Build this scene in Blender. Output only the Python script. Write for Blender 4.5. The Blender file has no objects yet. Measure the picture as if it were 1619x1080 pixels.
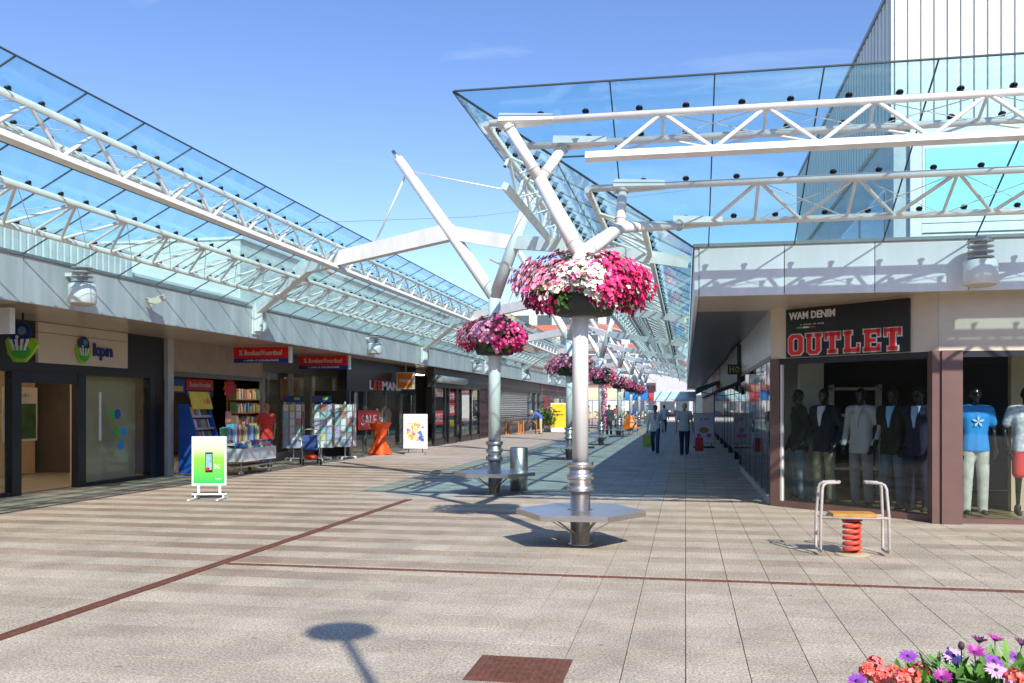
import bpy, math, random
from mathutils import Vector, Matrix
R = math.radians
rnd = random.Random(7)
scn = bpy.context.scene
COL = scn.collection

# ------------------------------------------------------------------ camera, sky, sun, exposure
F_PX, HX, HY, EYE = 1440.0, 809.5, 642.0, 1.7
YAW = math.atan((1084 - 809.5) / F_PX)
cd = bpy.data.cameras.new('camera'); cam = bpy.data.objects.new('camera', cd); COL.objects.link(cam)
cd.sensor_fit = 'HORIZONTAL'; cd.sensor_width = 36.0; cd.lens = 36.0 * F_PX / 1619
cd.shift_y = (HY - 540) / 1619.0
cd.clip_start = 0.1; cd.clip_end = 3000
cam.location = (0, 0, EYE); cam.rotation_euler = (R(90), 0, YAW)
scn.camera = cam

SUN_EL, SUN_AZ = R(37.5), R(29.3)          # shadows fall 29 deg left of the street direction (+Y)
sun_from = Vector((math.sin(SUN_AZ) * math.cos(SUN_EL), -math.cos(SUN_AZ) * math.cos(SUN_EL), math.sin(SUN_EL)))
w = bpy.data.worlds.new('World'); scn.world = w; w.use_nodes = True
nt = w.node_tree; bg = nt.nodes['Background']
sk = nt.nodes.new('ShaderNodeTexSky'); sk.sky_type = 'NISHITA'; sk.sun_disc = False
sk.sun_elevation = SUN_EL; sk.sun_rotation = math.atan2(sun_from.x, sun_from.y)
sk.air_density = 1.0; sk.dust_density = 0.2; sk.ozone_density = 3.5; sk.altitude = 0
# thin cirrus streaks
tc = nt.nodes.new('ShaderNodeTexCoord'); mp = nt.nodes.new('ShaderNodeMapping'); mp.inputs['Scale'].default_value = (1.2, 2.2, 5.0)
mp.inputs['Rotation'].default_value = (0.2, 0.5, 0.4)
nz = nt.nodes.new('ShaderNodeTexNoise'); nz.inputs['Scale'].default_value = 2.2; nz.inputs['Detail'].default_value = 7; nz.inputs['Distortion'].default_value = 0.7
cr = nt.nodes.new('ShaderNodeValToRGB'); cr.color_ramp.elements[0].position = 0.56; cr.color_ramp.elements[1].position = 1.15 if False else 1.0
mx = nt.nodes.new('ShaderNodeMix'); mx.data_type = 'RGBA'; mx.inputs[7].default_value = (4.5, 5.2, 6.6, 1)
nt.links.new(tc.outputs['Generated'], mp.inputs['Vector']); nt.links.new(mp.outputs[0], nz.inputs['Vector'])
nt.links.new(nz.outputs['Fac'], cr.inputs[0]); nt.links.new(cr.outputs[0], mx.inputs[0])
hs_ = nt.nodes.new('ShaderNodeHueSaturation'); hs_.inputs['Saturation'].default_value = 1.1; hs_.inputs['Hue'].default_value = 0.512; nt.links.new(sk.outputs[0], hs_.inputs['Color']); nt.links.new(hs_.outputs[0], mx.inputs[6]); nt.links.new(mx.outputs[2], bg.inputs[0])
bg.inputs[1].default_value = 0.15
sd = bpy.data.lights.new('sun', 'SUN'); so = bpy.data.objects.new('sun', sd); COL.objects.link(so)
sd.energy = 4.6; sd.angle = R(0.53); sd.color = (1.0, 0.94, 0.85)
so.rotation_euler = sun_from.to_track_quat('Z', 'Y').to_euler(); so.location = sun_from * 60
vs = scn.view_settings; vs.view_transform = 'Standard'; vs.look = 'None'; vs.exposure = 0.45; vs.gamma = 1; vs.use_curve_mapping = False
cy = scn.cycles; cy.use_denoising = True; cy.max_bounces = 8; cy.diffuse_bounces = 4; cy.glossy_bounces = 4
cy.transmission_bounces = 4; cy.transparent_max_bounces = 40; cy.caustics_reflective = False; cy.caustics_refractive = False
cy.sample_clamp_indirect = 6.0

# pixel of the photograph -> point (on the ground, or on a plane of known x or y)
_c, _s = math.cos(YAW), math.sin(YAW)
def ray(px, py):
    u = (px - HX) / F_PX
    return Vector((_c * u - _s, _s * u + _c, (HY - py) / F_PX))
def G(px, py, z=0.0):
    d = ray(px, py); return d * ((z - EYE) / d.z) + Vector((0, 0, EYE))
def onX(px, py, x):
    d = ray(px, py); return d * (x / d.x) + Vector((0, 0, EYE))
def onY(px, py, y):
    d = ray(px, py); return d * (y / d.y) + Vector((0, 0, EYE))

# ------------------------------------------------------------------ materials
MATS = {}
def mat(name, col, rough=0.6, metal=0.0, var=0.12, scale=3.0, bump=0.0, bscale=40.0, spec=0.5, island=0.0, coat=0.0, streak=0.0):
    if name in MATS: return MATS[name]
    m = bpy.data.materials.new(name); m.use_nodes = True; MATS[name] = m
    n = m.node_tree.nodes; l = m.node_tree.links; b = n['Principled BSDF']
    b.inputs['Roughness'].default_value = rough; b.inputs['Metallic'].default_value = metal
    b.inputs['Specular IOR Level'].default_value = spec; b.inputs['Coat Weight'].default_value = coat
    c = (*col, 1)
    t = n.new('ShaderNodeTexCoord')
    no = n.new('ShaderNodeTexNoise'); no.inputs['Scale'].default_value = scale; no.inputs['Detail'].default_value = 6
    if streak:
        mpp = n.new('ShaderNodeMapping'); mpp.inputs['Scale'].default_value = (1, 1, streak)
        l.new(t.outputs['Object'], mpp.inputs[0]); l.new(mpp.outputs[0], no.inputs['Vector'])
    else:
        l.new(t.outputs['Object'], no.inputs['Vector'])
    mr = n.new('ShaderNodeMapRange'); mr.inputs[1].default_value = 0.25; mr.inputs[2].default_value = 0.75
    mr.inputs[3].default_value = 1 - var; mr.inputs[4].default_value = 1 + var
    l.new(no.outputs['Fac'], mr.inputs[0])
    hv = n.new('ShaderNodeHueSaturation'); hv.inputs['Color'].default_value = c
    if island:
        ge = n.new('ShaderNodeNewGeometry'); oi = n.new('ShaderNodeObjectInfo')
        ad = n.new('ShaderNodeMath'); ad.operation = 'ADD'; fr = n.new('ShaderNodeMath'); fr.operation = 'FRACT'
        l.new(ge.outputs['Random Per Island'], ad.inputs[0]); l.new(oi.outputs['Random'], ad.inputs[1]); l.new(ad.outputs[0], fr.inputs[0])
        m2 = n.new('ShaderNodeMapRange'); m2.inputs[3].default_value = 1 - island; m2.inputs[4].default_value = 1 + island
        l.new(fr.outputs[0], m2.inputs[0])
        mu = n.new('ShaderNodeMath'); mu.operation = 'MULTIPLY'; l.new(mr.outputs[0], mu.inputs[0]); l.new(m2.outputs[0], mu.inputs[1])
        l.new(mu.outputs[0], hv.inputs['Value'])
    else:
        l.new(mr.outputs[0], hv.inputs['Value'])
    l.new(hv.outputs[0], b.inputs['Base Color'])
    if bump:
        n2 = n.new('ShaderNodeTexNoise'); n2.inputs['Scale'].default_value = bscale; n2.inputs['Detail'].default_value = 4
        l.new(t.outputs['Object'], n2.inputs['Vector'])
        bp = n.new('ShaderNodeBump'); bp.inputs['Strength'].default_value = bump; bp.inputs['Distance'].default_value = 0.01
        l.new(n2.outputs['Fac'], bp.inputs['Height']); l.new(bp.outputs[0], b.inputs['Normal'])
    return m

def many(name, cols, rough=0.6, per_object=True):
    """one colour of a list for each loose piece (books, cards, blossoms)"""
    if name in MATS: return MATS[name]
    m = bpy.data.materials.new(name); m.use_nodes = True; MATS[name] = m
    n = m.node_tree.nodes; l = m.node_tree.links; b = n['Principled BSDF']; b.inputs['Roughness'].default_value = rough
    ge = n.new('ShaderNodeNewGeometry'); oi = n.new('ShaderNodeObjectInfo')
    ad = n.new('ShaderNodeMath'); ad.operation = 'ADD'; fr = n.new('ShaderNodeMath'); fr.operation = 'FRACT'
    l.new(ge.outputs['Random Per Island'], ad.inputs[0]); l.new(oi.outputs['Random'], ad.inputs[1]); l.new(ad.outputs[0], fr.inputs[0])
    r = n.new('ShaderNodeValToRGB'); r.color_ramp.interpolation = 'CONSTANT'; e = r.color_ramp.elements
    e[0].position = 0; e[0].color = (*cols[0], 1); e[1].position = 1.0 / len(cols); e[1].color = (*cols[1], 1)
    for i, c in enumerate(cols[2:], 2):
        x = e.new(i / len(cols)); x.color = (*c, 1)
    l.new(fr.outputs[0], r.inputs[0]); l.new(r.outputs[0], b.inputs['Base Color'])
    return m

def glass(name, tint, refl=0.10, rough=0.02, film=0.015):
    """clear pane: tinted see-through plus mirror that grows at grazing angles (sun passes through)"""
    if name in MATS: return MATS[name]
    m = bpy.data.materials.new(name); m.use_nodes = True; MATS[name] = m
    n = m.node_tree.nodes; l = m.node_tree.links; n.remove(n['Principled BSDF']); out = n['Material Output']
    tr = n.new('ShaderNodeBsdfTransparent'); tr.inputs[0].default_value = (*tint, 1)
    gl = n.new('ShaderNodeBsdfGlossy'); gl.inputs['Roughness'].default_value = rough
    lw = n.new('ShaderNodeLayerWeight'); lw.inputs[0].default_value = 0.5
    pw = n.new('ShaderNodeMath'); pw.operation = 'POWER'; pw.inputs[1].default_value = 5.0; l.new(lw.outputs['Facing'], pw.inputs[0])
    sc_ = n.new('ShaderNodeMath'); sc_.operation = 'MULTIPLY'; sc_.inputs[1].default_value = 0.8; l.new(pw.outputs[0], sc_.inputs[0])
    ad = n.new('ShaderNodeMath'); ad.operation = 'ADD'; ad.inputs[1].default_value = refl; ad.use_clamp = True
    t = n.new('ShaderNodeTexCoord'); no = n.new('ShaderNodeTexNoise'); no.inputs['Scale'].default_value = 0.8; no.inputs['Detail'].default_value = 3
    bp = n.new('ShaderNodeBump'); bp.inputs['Strength'].default_value = 0.05; bp.inputs['Distance'].default_value = 0.05
    l.new(t.outputs['Object'], no.inputs[0]); l.new(no.outputs[0], bp.inputs['Height']); l.new(bp.outputs[0], gl.inputs['Normal'])
    gn = n.new('ShaderNodeTexNoise'); gn.inputs['Scale'].default_value = 1.7; gn.inputs['Detail'].default_value = 7; gn.inputs['Roughness'].default_value = 0.7; l.new(t.outputs['Object'], gn.inputs[0])
    gr_ = n.new('ShaderNodeMapRange'); gr_.inputs[1].default_value = 0.35; gr_.inputs[2].default_value = 0.8; gr_.inputs[3].default_value = film*0.35; gr_.inputs[4].default_value = film*1.8; l.new(gn.outputs[0], gr_.inputs[0])
    df = n.new('ShaderNodeBsdfTranslucent'); df.inputs[0].default_value = (.75,.88,.9,1); m3 = n.new('ShaderNodeMixShader'); l.new(gr_.outputs[0], m3.inputs[0]); l.new(tr.outputs[0], m3.inputs[1]); l.new(df.outputs[0], m3.inputs[2])
    mi = n.new('ShaderNodeMixShader'); l.new(sc_.outputs[0], ad.inputs[0]); l.new(ad.outputs[0], mi.inputs[0])
    l.new(m3.outputs[0], mi.inputs[1]); l.new(gl.outputs[0], mi.inputs[2]); l.new(mi.outputs[0], out.inputs[0])
    return m

def paving(name, ca, cb, grain=0.35, joint=None, pitch=0.4):
    """exposed-aggregate slabs: tone alternates row by row, speckle, stains; joint -> drawn joints (far away only)"""
    if name in MATS: return MATS[name]
    m = bpy.data.materials.new(name); m.use_nodes = True; MATS[name] = m
    n = m.node_tree.nodes; l = m.node_tree.links; b = n['Principled BSDF']
    b.inputs['Roughness'].default_value = 0.75; b.inputs['Specular IOR Level'].default_value = 0.35
    ge = n.new('ShaderNodeNewGeometry'); oi = n.new('ShaderNodeObjectInfo')
    sx = n.new('ShaderNodeSeparateXYZ'); l.new(ge.outputs['Position'], sx.inputs[0])
    def M(op, a, bb=None):
        q = n.new('ShaderNodeMath'); q.operation = op
        for i, v in enumerate((a, bb)):
            if v is None: continue
            if isinstance(v, (int, float)): q.inputs[i].default_value = v
            else: l.new(v, q.inputs[i])
        return q.outputs[0]
    row = M('MODULO', M('FLOOR', M('DIVIDE', M('ADD', sx.outputs[1], 40 * pitch), pitch)), 2)
    big = n.new('ShaderNodeTexNoise'); big.inputs['Scale'].default_value = 0.28; big.inputs['Detail'].default_value = 5
    l.new(ge.outputs['Position'], big.inputs['Vector'])
    wear = n.new('ShaderNodeMapRange'); wear.interpolation_type = 'SMOOTHSTEP'; wear.inputs[1].default_value = 5.5; wear.inputs[2].default_value = 12.5; wear.inputs[3].default_value = 0.28; wear.inputs[4].default_value = 1.0
    l.new(sx.outputs[1], wear.inputs[0]); wx = n.new('ShaderNodeMapRange'); wx.inputs[1].default_value = -6.0; wx.inputs[2].default_value = -1.5; wx.inputs[3].default_value = 1.9; wx.inputs[4].default_value = 0.95; l.new(sx.outputs[0], wx.inputs[0]); bigc = n.new('ShaderNodeMapRange'); bigc.inputs[1].default_value = 0.36; bigc.inputs[2].default_value = 0.66; bigc.inputs[3].default_value = 0.2; l.new(big.outputs['Fac'], bigc.inputs[0])
    rowf = M('MULTIPLY', M('ADD', M('MULTIPLY', row, 0.82), 0.12), M('MULTIPLY', bigc.outputs[0], M('MULTIPLY', wear.outputs[0], wx.outputs[0])))
    mix = n.new('ShaderNodeMix'); mix.data_type = 'RGBA'; l.new(rowf, mix.inputs[0])
    mix.inputs[6].default_value = (*ca, 1); mix.inputs[7].default_value = (*cb, 1); mix.clamp_factor = True
    sp = n.new('ShaderNodeTexNoise'); sp.inputs['Scale'].default_value = 52; sp.inputs['Detail'].default_value = 3; sp.inputs['Roughness'].default_value = 0.8
    l.new(ge.outputs['Position'], sp.inputs['Vector'])
    mr = n.new('ShaderNodeMapRange'); mr.inputs[1].default_value = 0.36; mr.inputs[2].default_value = 0.64
    mr.inputs[3].default_value = 1 - grain; mr.inputs[4].default_value = 1 + grain; l.new(sp.outputs['Fac'], mr.inputs[0])
    st = n.new('ShaderNodeTexNoise'); st.inputs['Scale'].default_value = 1.3; st.inputs['Detail'].default_value = 8; st.inputs['Roughness'].default_value = 0.65
    l.new(ge.outputs['Position'], st.inputs['Vector'])
    ms = n.new('ShaderNodeMapRange'); ms.inputs[1].default_value = 0.3; ms.inputs[2].default_value = 0.62; ms.inputs[3].default_value = 0.74; ms.inputs[4].default_value = 1.08
    l.new(st.outputs['Fac'], ms.inputs[0])
    fr = M('FRACT', M('ADD', ge.outputs['Random Per Island'], oi.outputs['Random']))
    pi = M('ADD', M('MULTIPLY', fr, 0.12), 0.94)
    # small dark spots (old gum)
    vo = n.new('ShaderNodeTexVoronoi'); vo.inputs['Scale'].default_value = 2.3; l.new(ge.outputs['Position'], vo.inputs['Vector'])
    gum = M('ADD', M('MULTIPLY', M('GREATER_THAN', vo.outputs['Distance'], 0.05), 0.45), 0.55)
    val = M('MULTIPLY', M('MULTIPLY', mr.outputs[0], ms.outputs[0]), M('MULTIPLY', pi, gum))
    if joint:
        jx = M('LESS_THAN', M('FRACT', M('DIVIDE', M('ADD', sx.outputs[0], 400.0), pitch)), 0.03)
        jy = M('LESS_THAN', M('FRACT', M('DIVIDE', M('ADD', sx.outputs[1], 400.0), pitch)), 0.03)
        val = M('MULTIPLY', val, M('SUBTRACT', 1.0, M('MULTIPLY', M('MAXIMUM', jx, jy), joint)))
    hv = n.new('ShaderNodeHueSaturation'); l.new(mix.outputs[2], hv.inputs['Color']); l.new(val, hv.inputs['Value'])
    l.new(hv.outputs[0], b.inputs['Base Color'])
    bp = n.new('ShaderNodeBump'); bp.inputs['Strength'].default_value = 0.35; bp.inputs['Distance'].default_value = 0.004
    l.new(sp.outputs['Fac'], bp.inputs['Height']); l.new(bp.outputs[0], b.inputs['Normal'])
    return m

WHITE = mat('white_steel', (0.78, 0.77, 0.74), 0.38, var=0.10, scale=5, streak=0.3)
OFFW = mat('off_white', (0.72, 0.71, 0.68), 0.5, var=0.06)
CREAM = mat('cream_panel', (0.62, 0.53, 0.42), 0.45, var=0.05)
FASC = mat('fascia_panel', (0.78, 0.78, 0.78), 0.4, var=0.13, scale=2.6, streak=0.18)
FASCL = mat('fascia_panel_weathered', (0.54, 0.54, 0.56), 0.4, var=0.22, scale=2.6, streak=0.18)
SOFF = mat('soffit_panel', (0.50, 0.41, 0.32), 0.22, var=0.06, scale=1.0)
CAP = mat('cap_grey', (0.16, 0.15, 0.15), 0.4)
BROWN = mat('brown_frame', (0.15, 0.085, 0.075), 0.4, var=0.1)
DARK = mat('dark_frame', (0.02, 0.021, 0.026), 0.35)
BLACK = mat('black_panel', (0.012, 0.011, 0.012), 0.3)
STEEL = mat('stainless', (0.60, 0.57, 0.53), 0.36, 1.0, var=0.1, scale=6, streak=8)
STEELR = mat('stainless_top', (0.62, 0.62, 0.64), 0.33, 1.0, var=0.08, scale=3)
RUST = mat('rust', (0.16, 0.065, 0.042), 0.8, 0.2, var=0.35, scale=18, bump=0.5, bscale=60)
RED = mat('red_paint', (0.62, 0.025, 0.02), 0.4)
NAVY = mat('navy', (0.015, 0.03, 0.16), 0.4)
BLUE = mat('blue', (0.02, 0.10, 0.42), 0.45)
ORANGE = mat('orange_cloth', (0.82, 0.09, 0.01), 0.6, var=0.12, scale=8)
YELLOW = mat('yellow', (0.75, 0.52, 0.02), 0.5)
GREEN = mat('green', (0.06, 0.42, 0.05), 0.5)
LIME = mat('lime', (0.30, 0.55, 0.03), 0.5)
PWHITE = mat('print_white', (0.72, 0.72, 0.70), 0.5, var=0.02)
GREY = mat('grey', (0.28, 0.28, 0.28), 0.5)
LGREY = mat('light_grey', (0.48, 0.48, 0.47), 0.5)
WOOD = mat('wood', (0.38, 0.19, 0.07), 0.55, var=0.2, scale=9, streak=0.2)
RUBBER = mat('rubber', (0.02, 0.02, 0.02), 0.8)
CORR = mat('corrugated', (0.68, 0.67, 0.63), 0.45, var=0.08, scale=2, streak=0.2)
PALEG = mat('pale_green_clad', (0.62, 0.64, 0.58), 0.5, var=0.06)
GCAN = glass('canopy_glass', (0.78, 0.94, 0.955), 0.035, film=0.035)
GSHOP = glass('shop_glass', (0.90, 0.94, 0.92), 0.03)
SEAL = mat('seal', (0.035, 0.055, 0.065), 0.5)
BOOKS = many('books', [(0.6, 0.55, 0.45), (0.05, 0.12, 0.35), (0.55, 0.06, 0.05), (0.75, 0.73, 0.7), (0.1, 0.3, 0.15), (0.6, 0.4, 0.08), (0.3, 0.1, 0.3), (0.15, 0.45, 0.6), (0.7, 0.68, 0.62)])
CARDS = many('cards', [(0.75, 0.73, 0.7), (0.6, 0.25, 0.2), (0.35, 0.5, 0.65), (0.7, 0.55, 0.5), (0.8, 0.78, 0.76), (0.55, 0.15, 0.1), (0.5, 0.4, 0.6), (0.75, 0.6, 0.3), (0.3, 0.55, 0.5), (0.82, 0.80, 0.8)])

# ------------------------------------------------------------------ mesh building
class MB:
    def __init__(s): s.v = []; s.f = []; s.sm = []
    def add(s, vs, fs, smooth=False):
        o = len(s.v); s.v += [tuple(p) for p in vs]; s.f += [tuple(i + o for i in f) for f in fs]; s.sm += [smooth] * len(fs); return s
    def box(s, x0, y0, z0, x1, y1, z1):
        x0, x1 = min(x0, x1), max(x0, x1); y0, y1 = min(y0, y1), max(y0, y1); z0, z1 = min(z0, z1), max(z0, z1)
        return s.add([(x0,y0,z0),(x1,y0,z0),(x1,y1,z0),(x0,y1,z0),(x0,y0,z1),(x1,y0,z1),(x1,y1,z1),(x0,y1,z1)],
              [(0,3,2,1),(4,5,6,7),(0,1,5,4),(1,2,6,5),(2,3,7,6),(3,0,4,7)])
    def bar(s, p0, p1, wd, ht, up=(0,0,1), w1=None, h1=None):
        p0, p1 = Vector(p0), Vector(p1); d = (p1 - p0).normalized(); up = Vector(up)
        x = d.cross(up)
        if x.length < 1e-4: x = d.cross(Vector((1,0,0)))
        x.normalize(); u = x.cross(d).normalized(); w1 = wd if w1 is None else w1; h1 = ht if h1 is None else h1
        vs = []
        for p, a, b in ((p0, wd/2, ht/2), (p1, w1/2, h1/2)):
            vs += [p - x*a - u*b, p + x*a - u*b, p + x*a + u*b, p - x*a + u*b]
        return s.add(vs, [(0,1,2,3),(7,6,5,4),(0,4,5,1),(1,5,6,2),(2,6,7,3),(3,7,4,0)])
    def tube(s, p0, p1, r0, r1=None, n=8, caps=True):
        return s.path([p0, p1], [r0, r0 if r1 is None else r1], n, caps)
    def path(s, pts, rs, n=8, caps=True):
        pts = [Vector(p) for p in pts]
        if not isinstance(rs, (list, tuple)): rs = [rs] * len(pts)
        vs = []; fs = []; px = None
        for i, p in enumerate(pts):
            d = (pts[min(i+1, len(pts)-1)] - pts[max(i-1, 0)]).normalized()
            if px is None:
                px = d.cross(Vector((0,0,1)))
                if px.length < 1e-3: px = Vector((1,0,0))
            px = (px - d * px.dot(d)).normalized(); py = d.cross(px)
            vs += [p + (px*math.cos(2*math.pi*k/n) + py*math.sin(2*math.pi*k/n)) * rs[i] for k in range(n)]
        for i in range(len(pts)-1):
            for k in range(n):
                a = i*n+k; b = i*n+(k+1) % n; fs.append((a, b, b+n, a+n))
        s.add(vs, fs, True)
        if caps:
            o = len(s.v) - len(vs); m = len(s.v) - n
            s.f += [tuple(o+k for k in reversed(range(n))), tuple(m+k for k in range(n))]; s.sm += [False, False]
        return s
    def lathe(s, prof, n=16, c=(0,0,0), ax='z', smooth=True, sx=1, sy=1):
        vs = []; fs = []
        for r, h in prof:
            for k in range(n):
                a = 2*math.pi*k/n; q = (r*math.cos(a)*sx, r*math.sin(a)*sy, h)
                if ax == 'x': q = (q[2], q[0], q[1])
                if ax == 'y': q = (q[0], q[2], q[1])
                vs.append((c[0]+q[0], c[1]+q[1], c[2]+q[2]))
        for i in range(len(prof)-1):
            for k in range(n):
                a = i*n+k; b = i*n+(k+1) % n; fs.append((a, b, b+n, a+n))
        s.add(vs, fs, smooth); o = len(s.v) - len(vs)
        if prof[0][0] > 1e-4: s.f.append(tuple(o+k for k in reversed(range(n)))); s.sm.append(False)
        if prof[-1][0] > 1e-4: s.f.append(tuple(len(s.v)-n+k for k in range(n))); s.sm.append(False)
        return s
    def ball(s, c, rx, ry=None, rz=None, n=10, m=7):
        ry = rx if ry is None else ry; rz = rx if rz is None else rz
        vs = []; fs = []
        for i in range(m+1):
            t = math.pi*i/m
            for k in range(n):
                a = 2*math.pi*k/n; vs.append((c[0]+rx*math.sin(t)*math.cos(a), c[1]+ry*math.sin(t)*math.sin(a), c[2]+rz*math.cos(t)))
        for i in range(m):
            for k in range(n):
                a = i*n+k; b = i*n+(k+1) % n; fs.append((a, a+n, b+n, b))
        return s.add(vs, fs, True)
    def prism(s, poly, thick, M):
        """2D outline (x,y) extruded by thick along local z, placed by matrix M"""
        n = len(poly); vs = [M @ Vector((x, y, 0)) for x, y in poly] + [M @ Vector((x, y, thick)) for x, y in poly]
        fs = [tuple(reversed(range(n))), tuple(range(n, 2*n))] + [(k, (k+1) % n, n+(k+1) % n, n+k) for k in range(n)]
        return s.add(vs, fs)
    def mesh(s, name, m):
        me = bpy.data.meshes.new(name); me.from_pydata(s.v, [], s.f); me.polygons.foreach_set('use_smooth', s.sm)
        if m: me.materials.append(m)
        me.update(); return me
    def build(s, name, m, parent=None, **kw):
        return link(name, s.mesh(name, m), parent, **kw)

WORLD = {}
def link(name, data, parent=None, loc=None, rotz=0.0, kind=None, label=None, M=None):
    o = bpy.data.objects.new(name, data); COL.objects.link(o)
    mw = M if M is not None else (Matrix.Translation(loc or (0,0,0)) @ Matrix.Rotation(rotz, 4, 'Z'))
    if parent is not None:
        o.parent = parent; o.matrix_parent_inverse = WORLD.get(parent.name, Matrix()).inverted()
    o.matrix_basis = mw; WORLD[o.name] = mw.copy()
    if kind: o['kind'] = kind
    if label: o['label'] = label
    return o
def thing(name, label, cat, loc=(0,0,0), group=None):
    o = link(name, None, None, loc); o.empty_display_size = 0.2
    return tag(o, label, cat, group)
def tag(o, label, cat, group=None):
    o['label'] = label; o['category'] = cat
    if group: o['group'] = group
    return o
def place(root, loc, rotz=0.0, sc=None):
    root.location = loc; root.rotation_euler = (0, 0, rotz)
    if sc: root.scale = (sc,)*3
    return root
def copy_tree(o, parent=None):
    c = o.copy(); COL.objects.link(c)
    if parent is not None: c.parent = parent
    for ch in o.children: copy_tree(ch, c)
    return c
def struct(o):
    o['kind'] = 'structure'; return o

def text_mb(body, w_, h_, thick, M, bold=0.0, mb=None, spacing=1.0):
    """lettering fitted into w_ x h_ (lower left at local origin), as a solid; M places it"""
    cu = bpy.data.curves.new('txt', 'FONT'); cu.body = body; cu.extrude = 0.01; cu.offset = bold; cu.resolution_u = 2; cu.space_character = spacing
    ob = bpy.data.objects.new('txt', cu); COL.objects.link(ob)
    dg = bpy.context.evaluated_depsgraph_get(); me = bpy.data.meshes.new_from_object(ob.evaluated_get(dg))
    bpy.data.objects.remove(ob); bpy.data.curves.remove(cu)
    xs = [v.co.x for v in me.vertices]; ys = [v.co.y for v in me.vertices]
    x0, x1, y0, y1 = min(xs), max(xs), min(ys), max(ys)
    mb = mb or MB()
    mb.add([M @ Vector(((v.co.x-x0)/(x1-x0)*w_, (v.co.y-y0)/(y1-y0)*h_, thick if v.co.z > 0 else 0)) for v in me.vertices],
           [tuple(p.vertices) for p in me.polygons])
    bpy.data.meshes.remove(me); return mb
def face_mx(o, right, up=(0,0,1)):
    """local x -> right, local y -> up, local z -> outward, origin o"""
    r = Vector(right).normalized(); u = Vector(up).normalized(); n = r.cross(u)
    return Matrix(((r.x, u.x, n.x, o[0]), (r.y, u.y, n.y, o[1]), (r.z, u.z, n.z, o[2]), (0,0,0,1)))
EAST = (0, 1, 0)      # wall facing +x: writing runs along +y
SOUTH = (1, 0, 0)     # wall facing the camera (-y): writing runs along +x

def dashes(w_, h_, n, thick, M, seed=1):
    """a line of print too small to read in the photograph: short upright strokes"""
    r_ = random.Random(seed); mb = MB(); x = 0; st = w_/n
    for i in range(n):
        if r_.random() < 0.16: continue
        a = i*st; b = a + st*r_.uniform(.5, .8); t_ = h_*r_.choice((.7, .7, 1.0))
        mb.prism([(a, 0), (b, 0), (b, t_), (a, t_)], thick, M)
    return mb

# ------------------------------------------------------------------ ground
PITCH = 0.4
P_BROWN = paving('paving_slab', (0.455, 0.40, 0.315), (0.29, 0.215, 0.15), 0.52)
P_GREY = paving('paving_slab_grey', (0.39, 0.395, 0.36), (0.32, 0.33, 0.295), 0.22)
P_FAR = paving('paving_far', (0.45, 0.40, 0.35), (0.36, 0.29, 0.24), 0.2, joint=0.5)
P_FARG = paving('paving_far_grey', (0.38, 0.385, 0.35), (0.32, 0.33, 0.295), 0.18, joint=0.45)
SUB = mat('joint_sand', (0.10, 0.09, 0.08), 0.9, var=0.3, scale=5)
gr = struct(MB().box(-700, -60, -0.4, 700, 1500, -0.022).build('ground', SUB))
# far paving sheets (slabs too small to tell apart), nearer ones are real slabs
Y_FAR = 26.0
def sheet(x0, y0, x1, y1, z): return MB().box(x0, y0, -0.02, x1, y1, z)
sheet(-60, Y_FAR, -5.8, 400, 0.0).build('street_paving', P_FAR, gr)
sheet(-5.8, Y_FAR, -0.6, 110, 0.0).build('street_paving', P_FARG, gr)
sheet(-0.6, Y_FAR, 40, 110, 0.0).build('street_paving', P_FAR, gr)
sheet(-5.8, 110, 40, 400, 0.0).build('street_paving', P_FAR, gr)
sheet(-60, -30, 40, 2.8, 0.0).build('street_paving', P_FAR, gr)
def slab_mb(mb, cx, cy, dz=0.0, tilt=(0, 0), single=False):
    h = PITCH/2; gx = 0.0028 if cx > -1.3 or single else 0.0016; gy = 0.0009; b = 0.0007
    vs = []
    for hh, z in ((0, -0.018), (0, -0.0025), (b, 0.0)):
        for sx, sy in ((-1,-1),(1,-1),(1,1),(-1,1)):
            vs.append((cx+sx*(h-gx-hh), cy+sy*(h-gy-hh), z + dz + tilt[0]*sx + tilt[1]*sy))
    mb.add(vs, [(0,1,5,4),(1,2,6,5),(2,3,7,6),(3,0,4,7),(4,5,9,8),(5,6,10,9),(6,7,11,10),(7,4,8,11),(8,9,10,11)])
cells = []
ix0, ix1 = int(-14.4/PITCH), int(10/PITCH); iy0, iy1 = int(2.8/PITCH), int(Y_FAR/PITCH)
for iy in range(iy0, iy1):
    for ix in range(ix0, ix1):
        x, y = (ix+0.5)*PITCH, (iy+0.5)*PITCH
        D = -_s*x + _c*y; lat = _c*x + _s*y
        if D < 0.5: continue
        px = HX + F_PX*lat/D; py = HY + F_PX*EYE/D
        grey = (-5.8 < x < -0.6 and y > 16.4)
        vis = (-60 < px < 1680 and py < 1120)
        cells.append((0 if vis else 1, D, x, y, grey))
cells.sort()
proto = {}
for g, m_ in ((False, P_BROWN), (True, P_GREY)):
    
    for wide in (False, True):
        q = MB(); slab_mb(q, 0 if wide else -9, 0, single=wide); q.v = [(v[0] + (0 if wide else 9), v[1], v[2]) for v in q.v]; proto[g, wide] = q.mesh('slab', m_)
mbs = {False: MB(), True: MB()}
for i, (v, D, x, y, g) in enumerate(cells):
    dz = rnd.uniform(-0.0015, 0.0015)
    if i < 300: link('slab', proto[g, x > -1.3], gr, (x, y, dz))
    else: slab_mb(mbs[g], x, y, dz, (rnd.uniform(-.0008, .0008), rnd.uniform(-.0008, .0008)))
mbs[False].build('slab_field', P_BROWN, gr, kind='stuff'); mbs[True].build('slab_field', P_GREY, gr, kind='stuff')

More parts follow.
